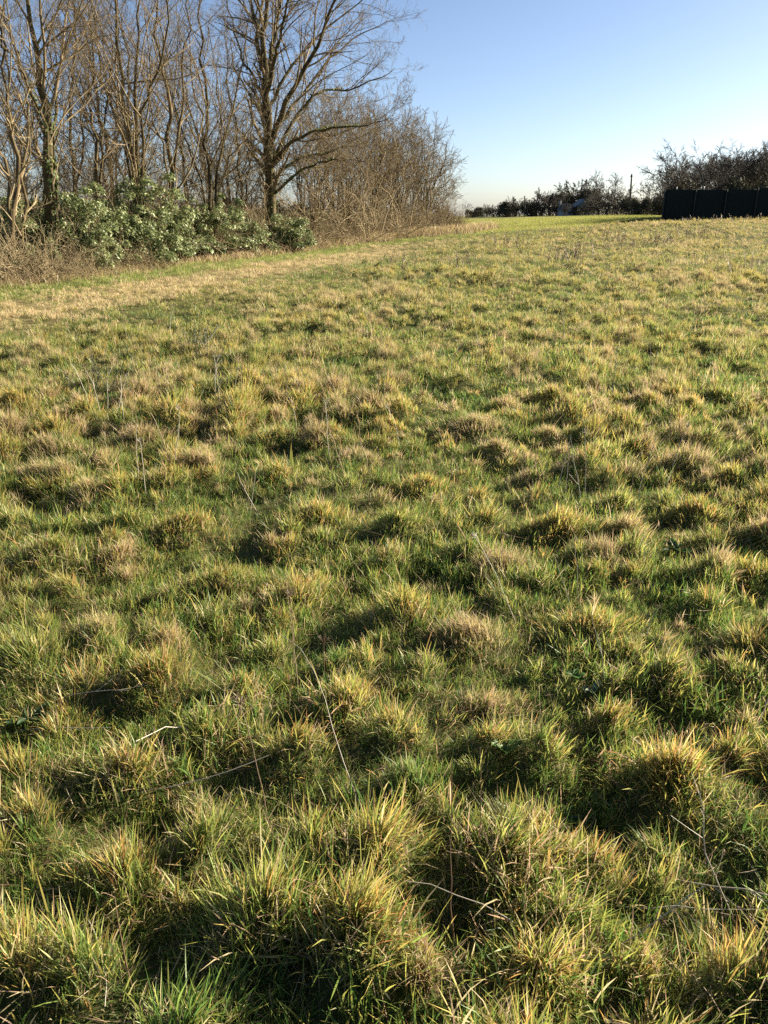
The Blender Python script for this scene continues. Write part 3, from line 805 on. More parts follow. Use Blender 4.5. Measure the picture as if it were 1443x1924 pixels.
T4 = copse_tree(400, 1.2, [([(392, 330, .1), (385, 230, .2), (382, 120, .3), (375, 20, .4), (370, -100, .6)], .12, .02),
                      ([(412, 320, .3), (440, 220, .8), (455, 120, 1.3), (470, 20, 1.6)], .09, .02),
                      ([(372, 330, -.3), (340, 240, -.7), (330, 150, -1.0)], .07, .02),
                      ([(420, 330, -.2), (455, 270, -.4), (478, 210, -.6)], .05, .015)],
           'wide-splaying bare tree standing just to the left of the oak', n1=13, n2=9, n3=8, t0=.14, lens=(.46,.5,.55), minr=0.0032, bark=M_BARK)
T5 = copse_tree(185, 2.5, [([(180, 290, .1), (170, 200, .2), (172, 90, .3), (165, -30, .4)], .09, .02),
                      ([(190, 280, .4), (205, 170, .8), (212, 70, 1.2)], .07, .02)],
           'slim pair of bare stems between the leaning trunk and the upright stems', n1=13, n2=9, n3=8, t0=.14, lens=(.46,.5,.55), minr=0.0032)
T6 = copse_tree(30, 1.5, [([(28, 330, .1), (20, 220, .2), (10, 100, .3), (5, -40, .4)], .10, .02),
                      ([(45, 320, .4), (50, 200, .8), (30, 90, 1.2)], .07, .02),
                      ([(10, 330, .2), (-30, 220, .4), (-60, 100, .6)], .07, .02)],
           'pale bare tree at the left edge, in front of the leaning trunk', n1=13, n2=9, n3=8, t0=.14, lens=(.46,.5,.55), minr=0.0032, twig=M_CANE)
T7 = copse_tree(455, 3.0, [([(452, 340, .1), (445, 250, .2), (430, 160, .3), (420, 60, .4)], .08, .02),
                      ([(465, 330, .4), (475, 240, .8), (470, 150, 1.0)], .06, .02)],
           'thin bare tree close behind the oak on its left', n1=13, n2=9, n3=8, t0=.14, lens=(.46,.5,.55), minr=0.0032)
T8 = copse_tree(140, 6.0, [([(138, 300, .1), (132, 200, .2), (140, 90, .3), (135, -60, .4)], .10, .02),
                      ([(150, 290, .4), (160, 170, .8), (185, 60, 1.2)], .07, .02)],
           'bare tree deep in the copse behind the leaning trunk', n1=13, n2=9, n3=8, t0=.14, lens=(.46,.5,.55), minr=0.0032)

# scrub trees right of the oak, rounded brown crowns getting lower to the right
def scrub(px_base, dY, top, spread, n, label, r0=.07, lean=0.0, **kw):
    st = []
    for i in range(n):
        f = (i + .5) / n * 2 - 1
        ex = px_base + spread * f + lean
        hy = top + abs(f) ** 1.6 * (400 - top) * 0.45 + g.uniform(0, 15)
        dz = g.uniform(-1.8, 1.8)
        st.append(([(px_base + spread * f * .25, 400 - (400 - hy) * .3, dz * .2), (px_base + spread * f * .6 + lean * .4, 400 - (400 - hy) * .65, dz * .6), (ex, hy, dz)], r0 * g.uniform(.7, 1.1), .012))
    return copse_tree(px_base, dY, st, label, name='scrub_tree', group='scrub trees right of the oak', twig=M_TWIGB, lens=(0.5, 0.5, 0.5), ang=(25, 60), up=0.05, **kw)
S1 = scrub(590, 1.5, 180, 60, 5, 'brown bushy scrub tree directly right of the oak trunk', n1=12, n2=9, n3=5, t0=.1, minr=.006)
S2 = scrub(650, 1.2, 172, 55, 5, 'brown scrub tree under the tips of the oak limbs', n1=12, n2=9, n3=5, t0=.1, minr=.007)
S3 = scrub(705, 1.5, 170, 60, 5, 'tallest of the brown scrub trees, midway along the right part of the copse', n1=12, n2=9, n3=6, t0=.1, minr=.008, r0=.09)
S4 = scrub(755, 1.2, 212, 50, 5, 'scrub tree with a reddish-brown rounded crown, third from the copse end', n1=12, n2=9, n3=5, t0=.1, minr=.008)
S5 = scrub(795, 1.0, 235, 50, 4, 'scrub tree with grey fine twigs, second from the copse end', n1=12, n2=9, n3=5, t0=.1, minr=.009, lean=10)
S6 = copse_tree(800, 1.8, [([(812, 360, 0), (832, 310, 0), (842, 262, 0)], .10, .015), ([(815, 368, .5), (840, 345, 1), (853, 320, 1.4)], .07, .012),
                      ([(806, 350, -.5), (815, 300, -.8), (818, 250, -1)], .07, .012), ([(820, 372, -.4), (842, 366, -.8), (856, 356, -1.2)], .05, .012),
                      ([(803, 340, .5), (795, 280, .8), (790, 236, 1)], .07, .012)],
           'last tree of the copse, its dark branches arching out to the right', name='scrub_tree', group='scrub trees right of the oak', twig=M_TWIG, n1=12, n2=9, n3=5, t0=.1, minr=.007, lens=(.36, .45, .5), up=0.05)
# background stems deep in the copse: copies of the ones above, turned and resized
for i, (src, px, dY, sc_, rz) in enumerate([(T5, 60, 7, 1.0, 1.2), (T2, 230, 8, .9, 2.1), (T3, 290, 6, 1.0, 3.0), (T7, 360, 5, 1.1, 1.0), (T4, 440, 8, .9, 2.6), (T7, 520, 6, 1.1, 4.0),
                                       (T8, -20, 5, 1.0, 2.0), (T5, 410, 10, 1.2, 3.3)]):
    Y = float(np.interp(px, [-200, 0, 280, 560, 860], [14.0, 17.5, 24.0, 33.7, 54.0])) + dY
    X = xat(px, Y)
    copy_tree(src, (X, Y, float(terrain(X, Y)) - .05), rz, sc_, ['slim bare tree far back in the copse behind the pale left-edge tree', 'bare stems far back behind the close dark upright stems', 'bare tree far back to the left of the bent middle stem', 'bare tree behind the gap between the bent stem and the splaying tree', 'bare tree far back behind the wide-splaying tree', 'bare tree behind the oak trunk', 'bare tree at the very left edge, deep in the copse', 'slim bare tree farthest back, seen between the splaying tree stems'][i], 'thin trees deep in the copse')
for i, (src, px, dY, sc_, rz) in enumerate([(S1, 570, 5, 1.1, 2.0), (S2, 625, 5, 1.1, 1.1), (S3, 680, 5, .9, 3.0), (S2, 735, 4, 1.0, 4.0), (S1, 775, 4, 1.0, 5.0), (S4, 830, 2.0, .62, 2.2), (S2, 605, 3.0, .8, 5.5), (S3, 660, 3.0, .7, .7), (S1, 715, 3.0, .95, 2.6), (S3, 745, 2.5, .75, 4.9), (S2, 790, 2.5, .85, .3)]):
    Y = float(np.interp(px, [-200, 0, 280, 560, 860], [14.0, 17.5, 24.0, 33.7, 54.0])) + dY
    X = xat(px, Y)
    copy_tree(src, (X, Y, float(terrain(X, Y)) - .05), rz, sc_, ['brown scrub tree in the second row, nearest to the oak', 'brown scrub tree in the second row, second from the oak', 'brown scrub tree in the second row behind the tallest scrub tree', 'brown scrub tree in the second row behind the reddish-brown rounded crown', 'brown scrub tree in the second row, second to last before the copse end', 'lowest scrub tree at the copse end, beneath the arching branches', 'scrub tree filling the gap right of the brown bushy one by the oak', 'scrub tree filling the gap under the tips of the oak limbs', 'scrub tree right behind the tallest scrub tree on its right', 'scrub tree filling in beside the reddish-brown rounded crown', 'scrub tree filling in behind the grey fine-twigged one'][i], 'second row of scrub trees')

for i, (src, px, dY, sc_, rz) in enumerate([(S1, 20, 3.5, .6, 2.0), (S3, 110, 4.5, .5, 3.0), (S2, 185, 4, .55, 4.0), (S1, 240, 4.5, .6, 5.0), (S1, 355, 4, .55, .4), (S2, 430, 4, .55, 1.9), (S1, 500, 4.5, .65, 3.6), (S3, 300, 9, .6, 1.5), (S2, 60, 6, .7, .6), (S3, 215, 6.5, .6, 4.4), (S1, 395, 7, .75, 1.1), (S2, 465, 7, .75, 2.3)]):
    Y = float(np.interp(px, [-200, 0, 280, 560, 860], [14.0, 17.5, 24.0, 33.7, 54.0])) + dY
    X = xat(px, Y)
    copy_tree(src, (X, Y, float(terrain(X, Y)) - .05), rz, sc_, ['low brown understorey tree at the left edge of the copse', 'low brown understorey tree right behind the leaning trunk', 'low brown understorey tree behind the slim pair of stems', 'low brown understorey tree behind the close upright stems', 'low brown understorey tree right of the bent middle stem', 'low brown understorey tree between the splaying tree and the oak', 'low brown understorey tree at the left of the oak trunk', 'low brown understorey tree farthest back in the middle of the copse', 'brown understorey tree in the second row behind the left-edge brambles', 'brown understorey tree in the second row left of the close upright stems', 'brown understorey tree in the second row behind the splaying tree', 'brown understorey tree in the second row left of the oak'][i], 'understorey of the copse')

# ------------------------------------------------------------------ shrubs at the copse edge
def laurel(seed, rx, ry, h, nclump=26, per=150):
    q = np.random.default_rng(seed); a = Acc(); st = Acc()
    cc = []
    for i in range(nclump):
        an = q.uniform(0, 6.28); ra = math.sqrt(q.random()); z = q.uniform(0.15, 0.95)
        k = math.sqrt(max(0.05, 1 - (z - 0.1) ** 2)) * q.uniform(.8, 1.1)
        cc.append((math.cos(an) * ra * rx * k, math.sin(an) * ra * ry * k, z * h * q.uniform(.7, 1.15)))
    for cpos in cc:
        cpos = np.array(cpos); rad = q.uniform(.12, .30)
        d = unit(q.normal(0, 1, (per, 3))); d[:, 2] = np.abs(d[:, 2]) * .9 - .15
        pos = cpos + d * rad * q.uniform(.5, 1.05, (per, 1)) * np.array([1, 1, 1.15])
        V, T, C = leaf_cards(pos, d * .8 + np.array([0, 0, .5]), np.full(per, .085), q, [(.13, .17, .055), (.19, .23, .08), (.28, .31, .13), (.06, .085, .028), (.10, .13, .045), (.32, .35, .17), (.28, .32, .14)], .5)
        a.add(V, T, None, C)
        p = resample([(cpos[0] * .3, cpos[1] * .3, -.05), cpos * np.array([.6, .6, .5]), cpos], 6)
        V, Q = tubes(p[None], np.linspace(.018, .006, 6)[None], 4); st.add(V, Q=Q)
    return a.mesh('leaves'), st.mesh('stem')
LM = [laurel(1, 1.2, .95, 2.15, 62), laurel(2, 1.4, .95, 1.8, 62), laurel(3, 1.0, .85, 1.3, 40)]
def shrub(px, d, mi, sc_, label, group, rz=0):
    Y = float(np.interp(px, [-200, 0, 280, 560, 860], [14.0, 17.0, 23.6, 33.0, 54.0])) + d
    X = xat(px, Y); z = float(terrain(X, Y)) - .03
    root = bpy.data.objects.new('evergreen_shrub', None); COL.objects.link(root)
    root.location = (X, Y, z); root.rotation_euler = (0, 0, rz)
    root.scale = (sc_,) * 3 if np.isscalar(sc_) else sc_
    obj('leaves', LM[mi][0], M_LAUREL, root); obj('stem', LM[mi][1], M_BARK2, root)
    return tag(root, label, 'shrub', group)
GL = 'evergreen shrubs along the copse'
shrub(285, 1.0, 0, 1.15, 'tallest glossy evergreen shrub, below the close upright stems', GL)
shrub(228, 0.5, 1, 1.05, 'dark glossy evergreen shrub just left of the tallest one', GL, 1.0)
shrub(345, 0.5, 1, 1.05, 'pale glinting evergreen shrub just right of the tallest one', GL, 2.0)
shrub(395, 0.4, 1, 1.0, 'broad light green evergreen shrub in the middle of the shrub row', GL, 3.0)
shrub(440, 0.3, 0, .82, 'rounded evergreen shrub second to the left of the oak trunk', GL, 4.0)
shrub(478, -0.2, 2, .9, 'low evergreen shrub touching the left foot of the oak', GL, 1.5)
shrub(545, -0.3, 2, 1.05, 'low glinting evergreen shrub at the right foot of the oak', GL, 2.7)
shrub(175, 0.5, 0, .95, 'dark evergreen shrub under the slim pair of stems', GL, 5.0)
shrub(300, -0.5, 2, 1.0, 'low light green shrub in front of the tallest evergreen', GL, 0.6)
shrub(35, 2.6, 0, .85, 'dark evergreen at the left edge behind the pale brambles', GL, 1.9)
shrub(80, 3.4, 1, 1.0, 'dark evergreen between the left-edge brambles and the leaning trunk', GL, 2.9)
shrub(128, 0.9, 1, .9, 'grey-green evergreen at the foot of the leaning trunk', GL, 0.9)

def bramble(seed, rx, ry, h, n, upright=False):
    q = np.random.default_rng(seed); a = Acc()
    K = 8; b = np.stack([q.uniform(-rx, rx, n), q.uniform(-ry, ry, n), np.full(n, -.05)], 1)
    az = q.uniform(0, 6.28, n); el = np.radians(q.uniform(60, 88, n) if upright else q.uniform(35, 85, n))
    d = np.stack([np.cos(az) * np.cos(el), np.sin(az) * np.cos(el), np.sin(el)], 1)
    L = h * q.uniform(.6, 1.4, n) * (1.0 if upright else 1.5)
    P = np.empty((n, K, 3)); P[:, 0] = b
    for k in range(1, K):
        d = d + q.normal(0, .13, d.shape)
        if not upright: d[:, 2] -= .17
        d = unit(d); P[:, k] = P[:, k - 1] + d * (L / (K - 1))[:, None]
    P[..., 2] = np.maximum(P[..., 2], -.05)
    Rr = np.linspace(.010, .005, K)[None] * q.uniform(.7, 1.2, (n, 1))
    V, Q = tubes(P, Rr, 3); a.add(V, Q=Q)
    C, R1 = grow(P, Rr, 6, q, .15, 1, (30, 75), .32, .7, 4, .2, .05, .004)
    V, Q = tubes(C, R1, 3); a.add(V, Q=Q)
    C2, R2 = grow(C, R1, 3, q, .2, 1, (30, 70), .5, .8, 3, .2, .02, .0035)
    V, Q = tubes(C2, R2, 3); a.add(V, Q=Q)
    return a.mesh('canes', True)
BM = [bramble(4, 1.1, .8, 1.0, 110), bramble(5, .9, .8, 1.3, 100), bramble(6, 1.2, .6, .95, 170, True)]
BC = [M_CANE, M_CANE, M_TWIGB]
GB = 'bramble thickets along the copse'
for px, d, mi, sc_, lab in [
    (60, 0.7, 0, .75, 'tangle of pale tan bramble canes at the left edge of the copse'),
    (130, 0.3, 1, .6, 'bramble tangle below the foot of the leaning trunk'),
    (150, -0.3, 0, .5, 'low bramble tangle to the left of the evergreen shrubs'),
    (5, 1.2, 1, .9, 'tall pale bramble thicket cut by the left edge'),
    (95, 2.0, 1, .9, 'bramble thicket behind the pale tan tangle'),
    (575, 0.2, 2, .8, 'reddish-brown upright thicket next to the right foot of the oak'),
    (620, 0.3, 2, 1.0, 'reddish-brown upright thicket second from the oak'),
    (665, 0.3, 2, 1.1, 'reddish-brown upright thicket third from the oak'),
    (710, 0.4, 2, 1.2, 'brown upright thicket below the tallest scrub tree'),
    (750, 0.4, 2, 1.3, 'brown upright thicket fifth from the oak'),
    (785, 0.4, 2, 1.4, 'brown upright thicket third from the copse end'),
    (815, 0.4, 2, 1.45, 'brown upright thicket second from the copse end'),
    (838, 0.4, 2, 1.5, 'brown thicket at the very end of the copse beside the pasture'),
    (205, -0.1, 1, .5, 'tan bramble canes growing through the left end of the evergreen shrubs'),
    (262, -0.4, 0, .55, 'low tan bramble canes in front of the tallest evergreen shrub'),
    (530, 3.0, 1, 1.5, 'brown bramble thicket behind the oak trunk'),
    (420, 3.0, 1, 1.4, 'bramble thicket in the shade behind the evergreen shrubs'),
    (320, 3.0, 1, 1.4, 'bramble thicket behind the tallest evergreen shrub'),
    (220, 3.0, 1, 1.4, 'bramble thicket behind the dark evergreens'),
    (630, 2.5, 1, 1.9, 'tall tangled thicket under the scrub tree below the oak limbs'),
    (690, 2.5, 1, 2.0, 'tall tangled thicket under the tallest scrub tree'),
    (750, 2.2, 1, 1.5, 'tall tangled thicket under the reddish-brown rounded crown'),
    (792, 2.0, 1, 1.1, 'tall tangled thicket under the grey fine-twigged scrub tree')]:
    Y = float(np.interp(px, [-200, 0, 280, 560, 860], [14.0, 17.0, 23.6, 33.0, 54.0])) + d
    X = xat(px, Y)
    o = obj('bramble_thicket', BM[mi], BC[mi], loc=(X, Y, float(terrain(X, Y)) - .02), rotz=g.uniform(0, 6.28) if mi < 2 else g.uniform(.8, 1.4), scale=sc_)
    tag(o, lab, 'thicket', GB)

# ------------------------------------------------------------------ the screened fence
YF = 57.0
M_NET = noise_material('dark_green_screening', (0.006, 0.010, 0.008), (0.011, 0.017, 0.013), 14, 0.9, 0.4, (1, 1, 6))
M_POST = noise_material('weathered_post', (0.022, 0.027, 0.024), (0.04, 0.044, 0.04), 10, 0.8, 0.3)
M_WHITE = noise_material('white_clip', (0.6, 0.6, 0.58), (0.75, 0.75, 0.72), 10, 0.6, 0)
fence = bpy.data.objects.new('screened_fence', None); COL.objects.link(fence)
fx0 = xat(1243, YF, 1.0); fz = float(terrain(fx0, YF))
fence.location = (fx0, YF, fz)
tag(fence, 'dark green screened fence on posts beyond the right of the meadow', 'fence')
def fence_run(a, b, n, hts, clip=()):
    a = np.array(a, float); b = np.array(b, float)
    ang = math.atan2(b[1] - a[1], b[0] - a[0]); w = np.linalg.norm(b - a) / n
    for i in range(n):
        p = a + (b - a) * (i + .5) / n
        z0 = float(terrain(*p)) - fz; h = hts[min(i, len(hts) - 1)]
        # sagging screen: a slightly billowing sheet with thickness
        nxp, nzp = 9, 7
        uu, vv = np.meshgrid(np.linspace(-.5, .5, nxp), np.linspace(0, 1, nzp))
        bil = 0.035 * np.sin((uu + .5) * math.pi) * np.sin(vv * math.pi) + g.normal(0, .008, uu.shape)
        sag = -0.02 * np.sin((uu + .5) * math.pi) * vv ** 3
        S = []
        for th_ in (-.012, .012):
            l = np.stack([uu * (w - .02), bil + th_, vv * h + sag - .12], -1).reshape(-1, 3); S.append(l)
        L_ = np.concatenate(S); m_ = nxp * nzp
        ca, sa = math.cos(ang), math.sin(ang)
        W_ = np.stack([L_[:, 0] * ca - L_[:, 1] * sa + p[0] - fx0, L_[:, 0] * sa + L_[:, 1] * ca + p[1] - YF, L_[:, 2] + z0], 1)
        id_ = np.arange(m_).reshape(nzp, nxp)
        q0 = np.stack([id_[:-1, :-1], id_[:-1, 1:], id_[1:, 1:], id_[1:, :-1]], -1).reshape(-1, 4)
        rim = np.concatenate([id_[0], id_[1:, -1], id_[-1, -2::-1], id_[-2:0:-1, 0]])
        nx_ = np.roll(rim, -1)
        q1 = np.stack([rim, rim + m_, nx_ + m_, nx_], 1)
        obj('panel', mk_mesh('panel', W_, quads=np.concatenate([q0, q0[:, ::-1] + m_, q1])), M_NET, fence)
    for i in range(n + 1):
        p = a + (b - a) * i / n; z0 = float(terrain(*p)) - fz; h = hts[min(i, len(hts) - 1)]
        off = np.array([math.sin(ang), -math.cos(ang)]) * .07
        P = np.array([[[p[0] - fx0 + off[0], p[1] - YF + off[1], z0 - .2 + (h + .10) * t] for t in (0, .5, 1)]])
        V, Q = tubes(P, np.full((1, 3), .045), 8)
        # cap
        V = np.vstack([V, P[0, -1] + [0, 0, .02]]); ti = np.arange(16, 24)
        obj('post', mk_mesh('post', V, tris=np.stack([ti, np.roll(ti, -1), np.full(8, 24)], 1), quads=Q, smooth_shade=True), M_POST, fence)
    for (t, zz) in clip:
        p = a + (b - a) * t; ac = Acc()
        box(ac, (p[0] - fx0, p[1] - YF - .1, float(terrain(*p)) - fz + zz), (.05, .04, .16), .2)
        obj('clip', ac.mesh('clip'), M_WHITE, fence)
fxe = xat(1700, YF + 1.0, 1.0)
nf = int(round((fxe - fx0) / 2.08))
fence_run((fx0, YF), (fxe, YF + 1.2), nf, [2.15, 2.12, 2.12, 2.2, 2.25, 2.3, 2.3, 2.35], [(0.045, 2.1), (0.155, 2.1)])
fence_run((fx0 + .05, YF + .1), (fx0 + 12.5, YF + 30), 14, [2.05, 2.05, 2.1])

# ------------------------------------------------------------------ far trees, hedges, house, poles
def far_tree(seed, h, w, n=4, n1=8, n2=6, n3=4, minr=.03, fine=.4):
    q = np.random.default_rng(seed)
    P, Rr = [], []
    K = 9
    for i in range(n):
        f = (i + .5) / n * 2 - 1
        e = np.array([f * w * .45, q.uniform(-.4, .4) * w, h * (1 - .25 * abs(f)) * q.uniform(.85, 1.0)])
        P.append(resample([(0, 0, -.1), (e[0] * .15, e[1] * .15, h * .28), (e[0] * .6, e[1] * .6, h * .62), e], K, .1, q)); Rr.append(np.linspace(.09, .02, K))
    P = np.array(P); Rr = np.array(Rr)
    a = Acc(); V, Q = tubes(P, Rr, 5); a.add(V, Q=Q)
    tm = a.mesh('trunk', True); a = Acc()
    A1, B1 = grow(P, Rr, n1, q, .3, 1, (30, 65), .42, .5, 6, .14, .08, minr)
    V, Q = tubes(A1, B1, 3); a.add(V, Q=Q)
    A2, B2 = grow(A1, B1, n2, q, .2, 1, (25, 60), .5, .6, 4, .18, .06, minr * .8)
    V, Q = tubes(A2, B2, 3); a.add(V, Q=Q)
    A3, B3 = grow(A2, B2, n3, q, .2, 1, (25, 60), .6, .7, 3, .18, .04, minr * .6)
    V, Q = tubes(A3, B3, 3); a.add(V, Q=Q)
    return tm, a.mesh('crown', True)
def far_bush(seed, rx, h, n=3200, cols=((.03, .035, .018), (.045, .045, .024), (.055, .045, .03)), size=.24, conic=False):
    q = np.random.default_rng(seed); a = Acc()
    lobes = [(q.uniform(-.6, .6) * rx, q.uniform(-.5, .5) * rx, q.uniform(.12, .7) * h, q.uniform(.3, .5)) for _ in range(9)]
    li = q.integers(0, 9, n); lb = np.array(lobes)[li]
    d = unit(q.normal(0, 1, (n, 3)))
    r_ = q.uniform(.5, 1.05, (n, 1))
    if conic:
        z = q.random(n) ** 1.4; an = q.uniform(0, 6.28, n); k = (1 - z) ** .8 * rx * q.uniform(.5, 1.1, n)
        pos = np.stack([np.cos(an) * k, np.sin(an) * k, .08 * h + z * h * .95], 1)
    else:
        pos = lb[:, :3] + d * r_ * np.stack([lb[:, 3] * rx, lb[:, 3] * rx, lb[:, 3] * h * .9], 1)
        pos[:, 2] = np.abs(pos[:, 2])
    V, T, C = leaf_cards(pos, d, np.full(n, size), q, cols, .7)
    a.add(V, T, None, C)
    P = np.array([resample([(0, 0, -.2), (.05, 0, h * .25), (0, .05, h * .6)], 5)]); V, Q = tubes(P, np.linspace(.12, .04, 5)[None] * h / 4, 5)
    t = Acc(); t.add(V, Q=Q)
    return t.mesh('trunk', True), a.mesh('crown')
def plant(name, meshes, px, Y, sc_, label, group, rz=0, mats=None, dz=0.0, cat='tree'):
    X = xat(px, Y, 0)
    root = bpy.data.objects.new(name, None); COL.objects.link(root)
    root.location = (X, Y, float(terrain(X, Y)) + dz); root.rotation_euler = (0, 0, rz)
    root.scale = (sc_,) * 3 if np.isscalar(sc_) else sc_
    obj('trunk', meshes[0], M_FARTWIG, root); obj('crown', meshes[1], (mats or M_FARTWIG), root)
    return tag(root, label, cat, group)
FT = [far_tree(31, 6.4, 6.5, 7, 12, 8, 5, .02), far_tree(32, 6.2, 6.0, 6, 12, 8, 5, .02), far_tree(33, 6.2, 5.5, 7, 12, 8, 5, .02)]
GT = 'bare trees behind the screened fence'
for px, Y, mi, sc_, rz, lab in [
    (1275, 70, 0, .90, 0.3, 'spreading bare tree above the left end of the screened fence'),
    (1330, 66, 1, .84, 1.2, 'dark bare tree with a tall forked trunk, second above the fence'),
    (1310, 84, 2, .95, 2.2, 'fine-twigged bare tree behind the two leftmost trees above the fence'),
    (1365, 80, 2, .98, 3.1, 'greyish bare tree right of the dark forked trunk'),
    (1400, 74, 0, .92, 4.2, 'bare tree above the dark bush behind the fence'),
    (1440, 72, 1, 1.02, 5.2, 'tall bare tree at the right edge behind the fence'),
    (1490, 76, 2, 1.05, 0.8, 'bare tree just past the right edge behind the fence'),
    (1245, 98, 2, .90, 1.9, 'bare tree just left of the fence end, farther back'),
    (1420, 92, 0, 1.15, 2.9, 'bare tree in the back row at the right edge'),
    (1290, 78, 1, .95, 4.4, 'bare tree between the two leftmost trees above the fence, one row back'),
    (1345, 74, 0, .95, 5.5, 'bare tree just behind the dark forked trunk'),
    (1383, 86, 1, 1.05, 3.7, 'bare tree behind the dark bush, in the back row'),
    (1418, 82, 2, 1.1, 1.4, 'bare tree between the dark bush and the right edge'),
    (1460, 88, 0, 1.15, 2.0, 'bare tree in the back row cut by the right edge'),
    (1262, 88, 1, .92, 0.9, 'bare tree in the back row above the fence corner'),
    (1350, 98, 1, 1.1, 0.1, 'bare tree in the back row behind the dark forked trunk')]:
    plant('bare_tree', FT[mi], px, Y, (sc_, sc_, sc_ * .92), lab, GT, rz)
FB = [far_bush(41, 2.2, 3.0), far_bush(42, 2.6, 2.6), far_bush(43, 1.3, 7.0, 900, conic=True), far_bush(44, 2.4, 3.2, 3200, ((.07, .05, .03), (.09, .065, .04), (.05, .045, .025)))]
TB = [far_tree(61, 3.2, 4.6, 9, 8, 6, 5, .03), far_tree(62, 2.9, 5.0, 10, 8, 6, 5, .03)]
M_B = M_FARLEAF
GD = 'distant trees and hedges'
plant('dark_bush', FB[0], 1385, 64, 1.05, 'dark dense bush rising above the top of the fence', GD, 0, M_B, cat='bush')
plant('dark_bush', FB[1], 1435, 66, 1.0, 'dark dense bush above the fence at the right edge', GD, 1, M_B, cat='bush')
plant('added_shadow_bush', far_bush(45, 2.0, 2.9, 1600, ((.05, .04, .025), (.06, .045, .03), (.04, .035, .02)), .22), 1272, 61.5, 1.0, 'low twiggy brown bush added just behind the left corner of the fence for its shadow', GD, 0.5, M_B, cat='bush')  # bush added behind the corner to lengthen the fence shadow on the pasture
DT = [far_tree(51, 8, 8, 5, 7, 5, 4, .05), far_tree(52, 9, 6, 4, 8, 5, 4, .05)]
far = [  # px, Y, kind, mesh, scale, label
 (878, 330, 't', 0, .7, 'small far tree beside the end of the copse'), (897, 300, 'b', 0, 1.2, 'low far bush, leftmost of the dark far row'), (915, 290, 'b', 1, 1.1, 'low far bush second from the left of the far row'),
 (938, 250, 'b', 3, 1.25, 'rounded far bush at the start of the taller far hedge'), (952, 246, 'b', 0, 1.5, 'rounded dark far tree at the left of the far poles'), (968, 244, 'b', 1, 1.4, 'dark far bush left of the thin far pole'),
 (1000, 240, 'b', 0, 1.5, 'dark evergreen right of the thin far pole'), (1018, 236, 'b', 3, 1.75, 'brown far bush between the thin pole and the house'), (1034, 232, 'b', 3, 1.9, 'tall brown far bush left of the house'), (1046, 236, 't', 0, .8, 'bare far tree left of the house'),
 (1062, 262, 'b', 0, 2.4, 'tall dark evergreen behind the left of the house'), (1080, 268, 'b', 1, 2.7, 'dark evergreen crown behind the house roof'), (1098, 262, 'b', 0, 2.7, 'tall dark evergreen behind the right of the house'), (1096, 270, 'c', 2, 1.45, 'pointed conifer top rising behind the house'),
 (1108, 215, 'b', 3, 1.6, 'reddish-brown far bush right of the house'), (1115, 240, 't', 1, 1.25, 'bare far tree right of the house, second before the poplar'), (1130, 235, 't', 0, 1.15, 'bare far tree just left of the poplar'), (1151, 235, 'p', 1, 1.0, 'narrow bare poplar, tallest of the far row'),
 (1140, 190, 'b', 1, 1.3, 'low grey far hedge bush left of the tall pole'), (1160, 175, 'b', 3, 1.25, 'low far hedge bush just left of the tall pole'), (1168, 200, 't', 0, .72, 'bare far tree left of the tall pole'), (1185, 165, 'b', 0, 1.15, 'dark far bush at the foot of the tall pole'),
 (1207, 160, 't', 1, .58, 'bare far tree just right of the tall pole'), (1222, 150, 't', 0, .75, 'bare far tree left of the fence end'), (1205, 140, 'b', 0, .95, 'dark low bush right of the tall pole'), (1228, 125, 'b', 3, .95, 'orange-brown low bush left of the fence'), (1240, 112, 'b', 0, .85, 'dark low bush touching the left end of the fence'),
 (1176, 210, 't', 1, .75, 'bare far tree behind the tall pole'), (1062, 205, 'b', 1, .8, 'low clipped bush in front of the house'), (1106, 200, 'b', 3, .85, 'small pale bush in front of the house on the right'),
 (1125, 195, 'b', 3, 1.1, 'brown hedge bush midway between the house and the tall pole'),
]
PM = far_tree(53, 11, 1.6, 5, 8, 5, 3, .045)
for i, (px, Y, k, mi, sc_, lab) in enumerate(far):
    if k == 't': plant('bare_tree', DT[mi], px, Y, sc_, lab, GD, i * 1.7)
    elif k == 'p': plant('poplar_tree', PM, px, Y, sc_, lab, GD, i * 1.7)
    elif k == 'c': plant('conifer', FB[2], px, Y, sc_, lab, GD, i * 1.7, M_B)
    elif mi in (1, 3): plant('hedge_bush', TB[mi // 2], px, Y, (sc_ * 1.15, sc_ * 1.15, sc_ * 1.1), lab, GD, i * 1.7, M_FARTWIG, cat='bush')
    else: plant('hedge_bush', FB[mi], px, Y, (sc_ * 1.15, sc_ * 1.15, sc_), lab, GD, i * 1.7, M_B, cat='bush')
# the far wood closing the view to the sides and behind the copse
wood = Acc()
for i in range(90):
    q = np.random.default_rng(900 + i)
    X = q.uniform(-260, -30); Y = q.uniform(230, 330)
    n = 160; d = unit(q.normal(0, 1, (n, 3))); pos = np.array([X, Y, float(terrain(X, Y)) + 2]) + d * np.array([5, 5, 3.5]) * q.uniform(.5, 1, (n, 1)); pos[:, 2] = np.maximum(pos[:, 2], float(terrain(X, Y)))
    V, T, C = leaf_cards(pos, d, np.full(n, 1.3), q, ((.05, .05, .03), (.06, .055, .035)), .7); wood.add(V, T, None, C)
tag(obj('far_treeline', wood.mesh('far_treeline'), M_FARLEAF), 'far line of woodland behind the copse', 'treeline', kind='stuff')

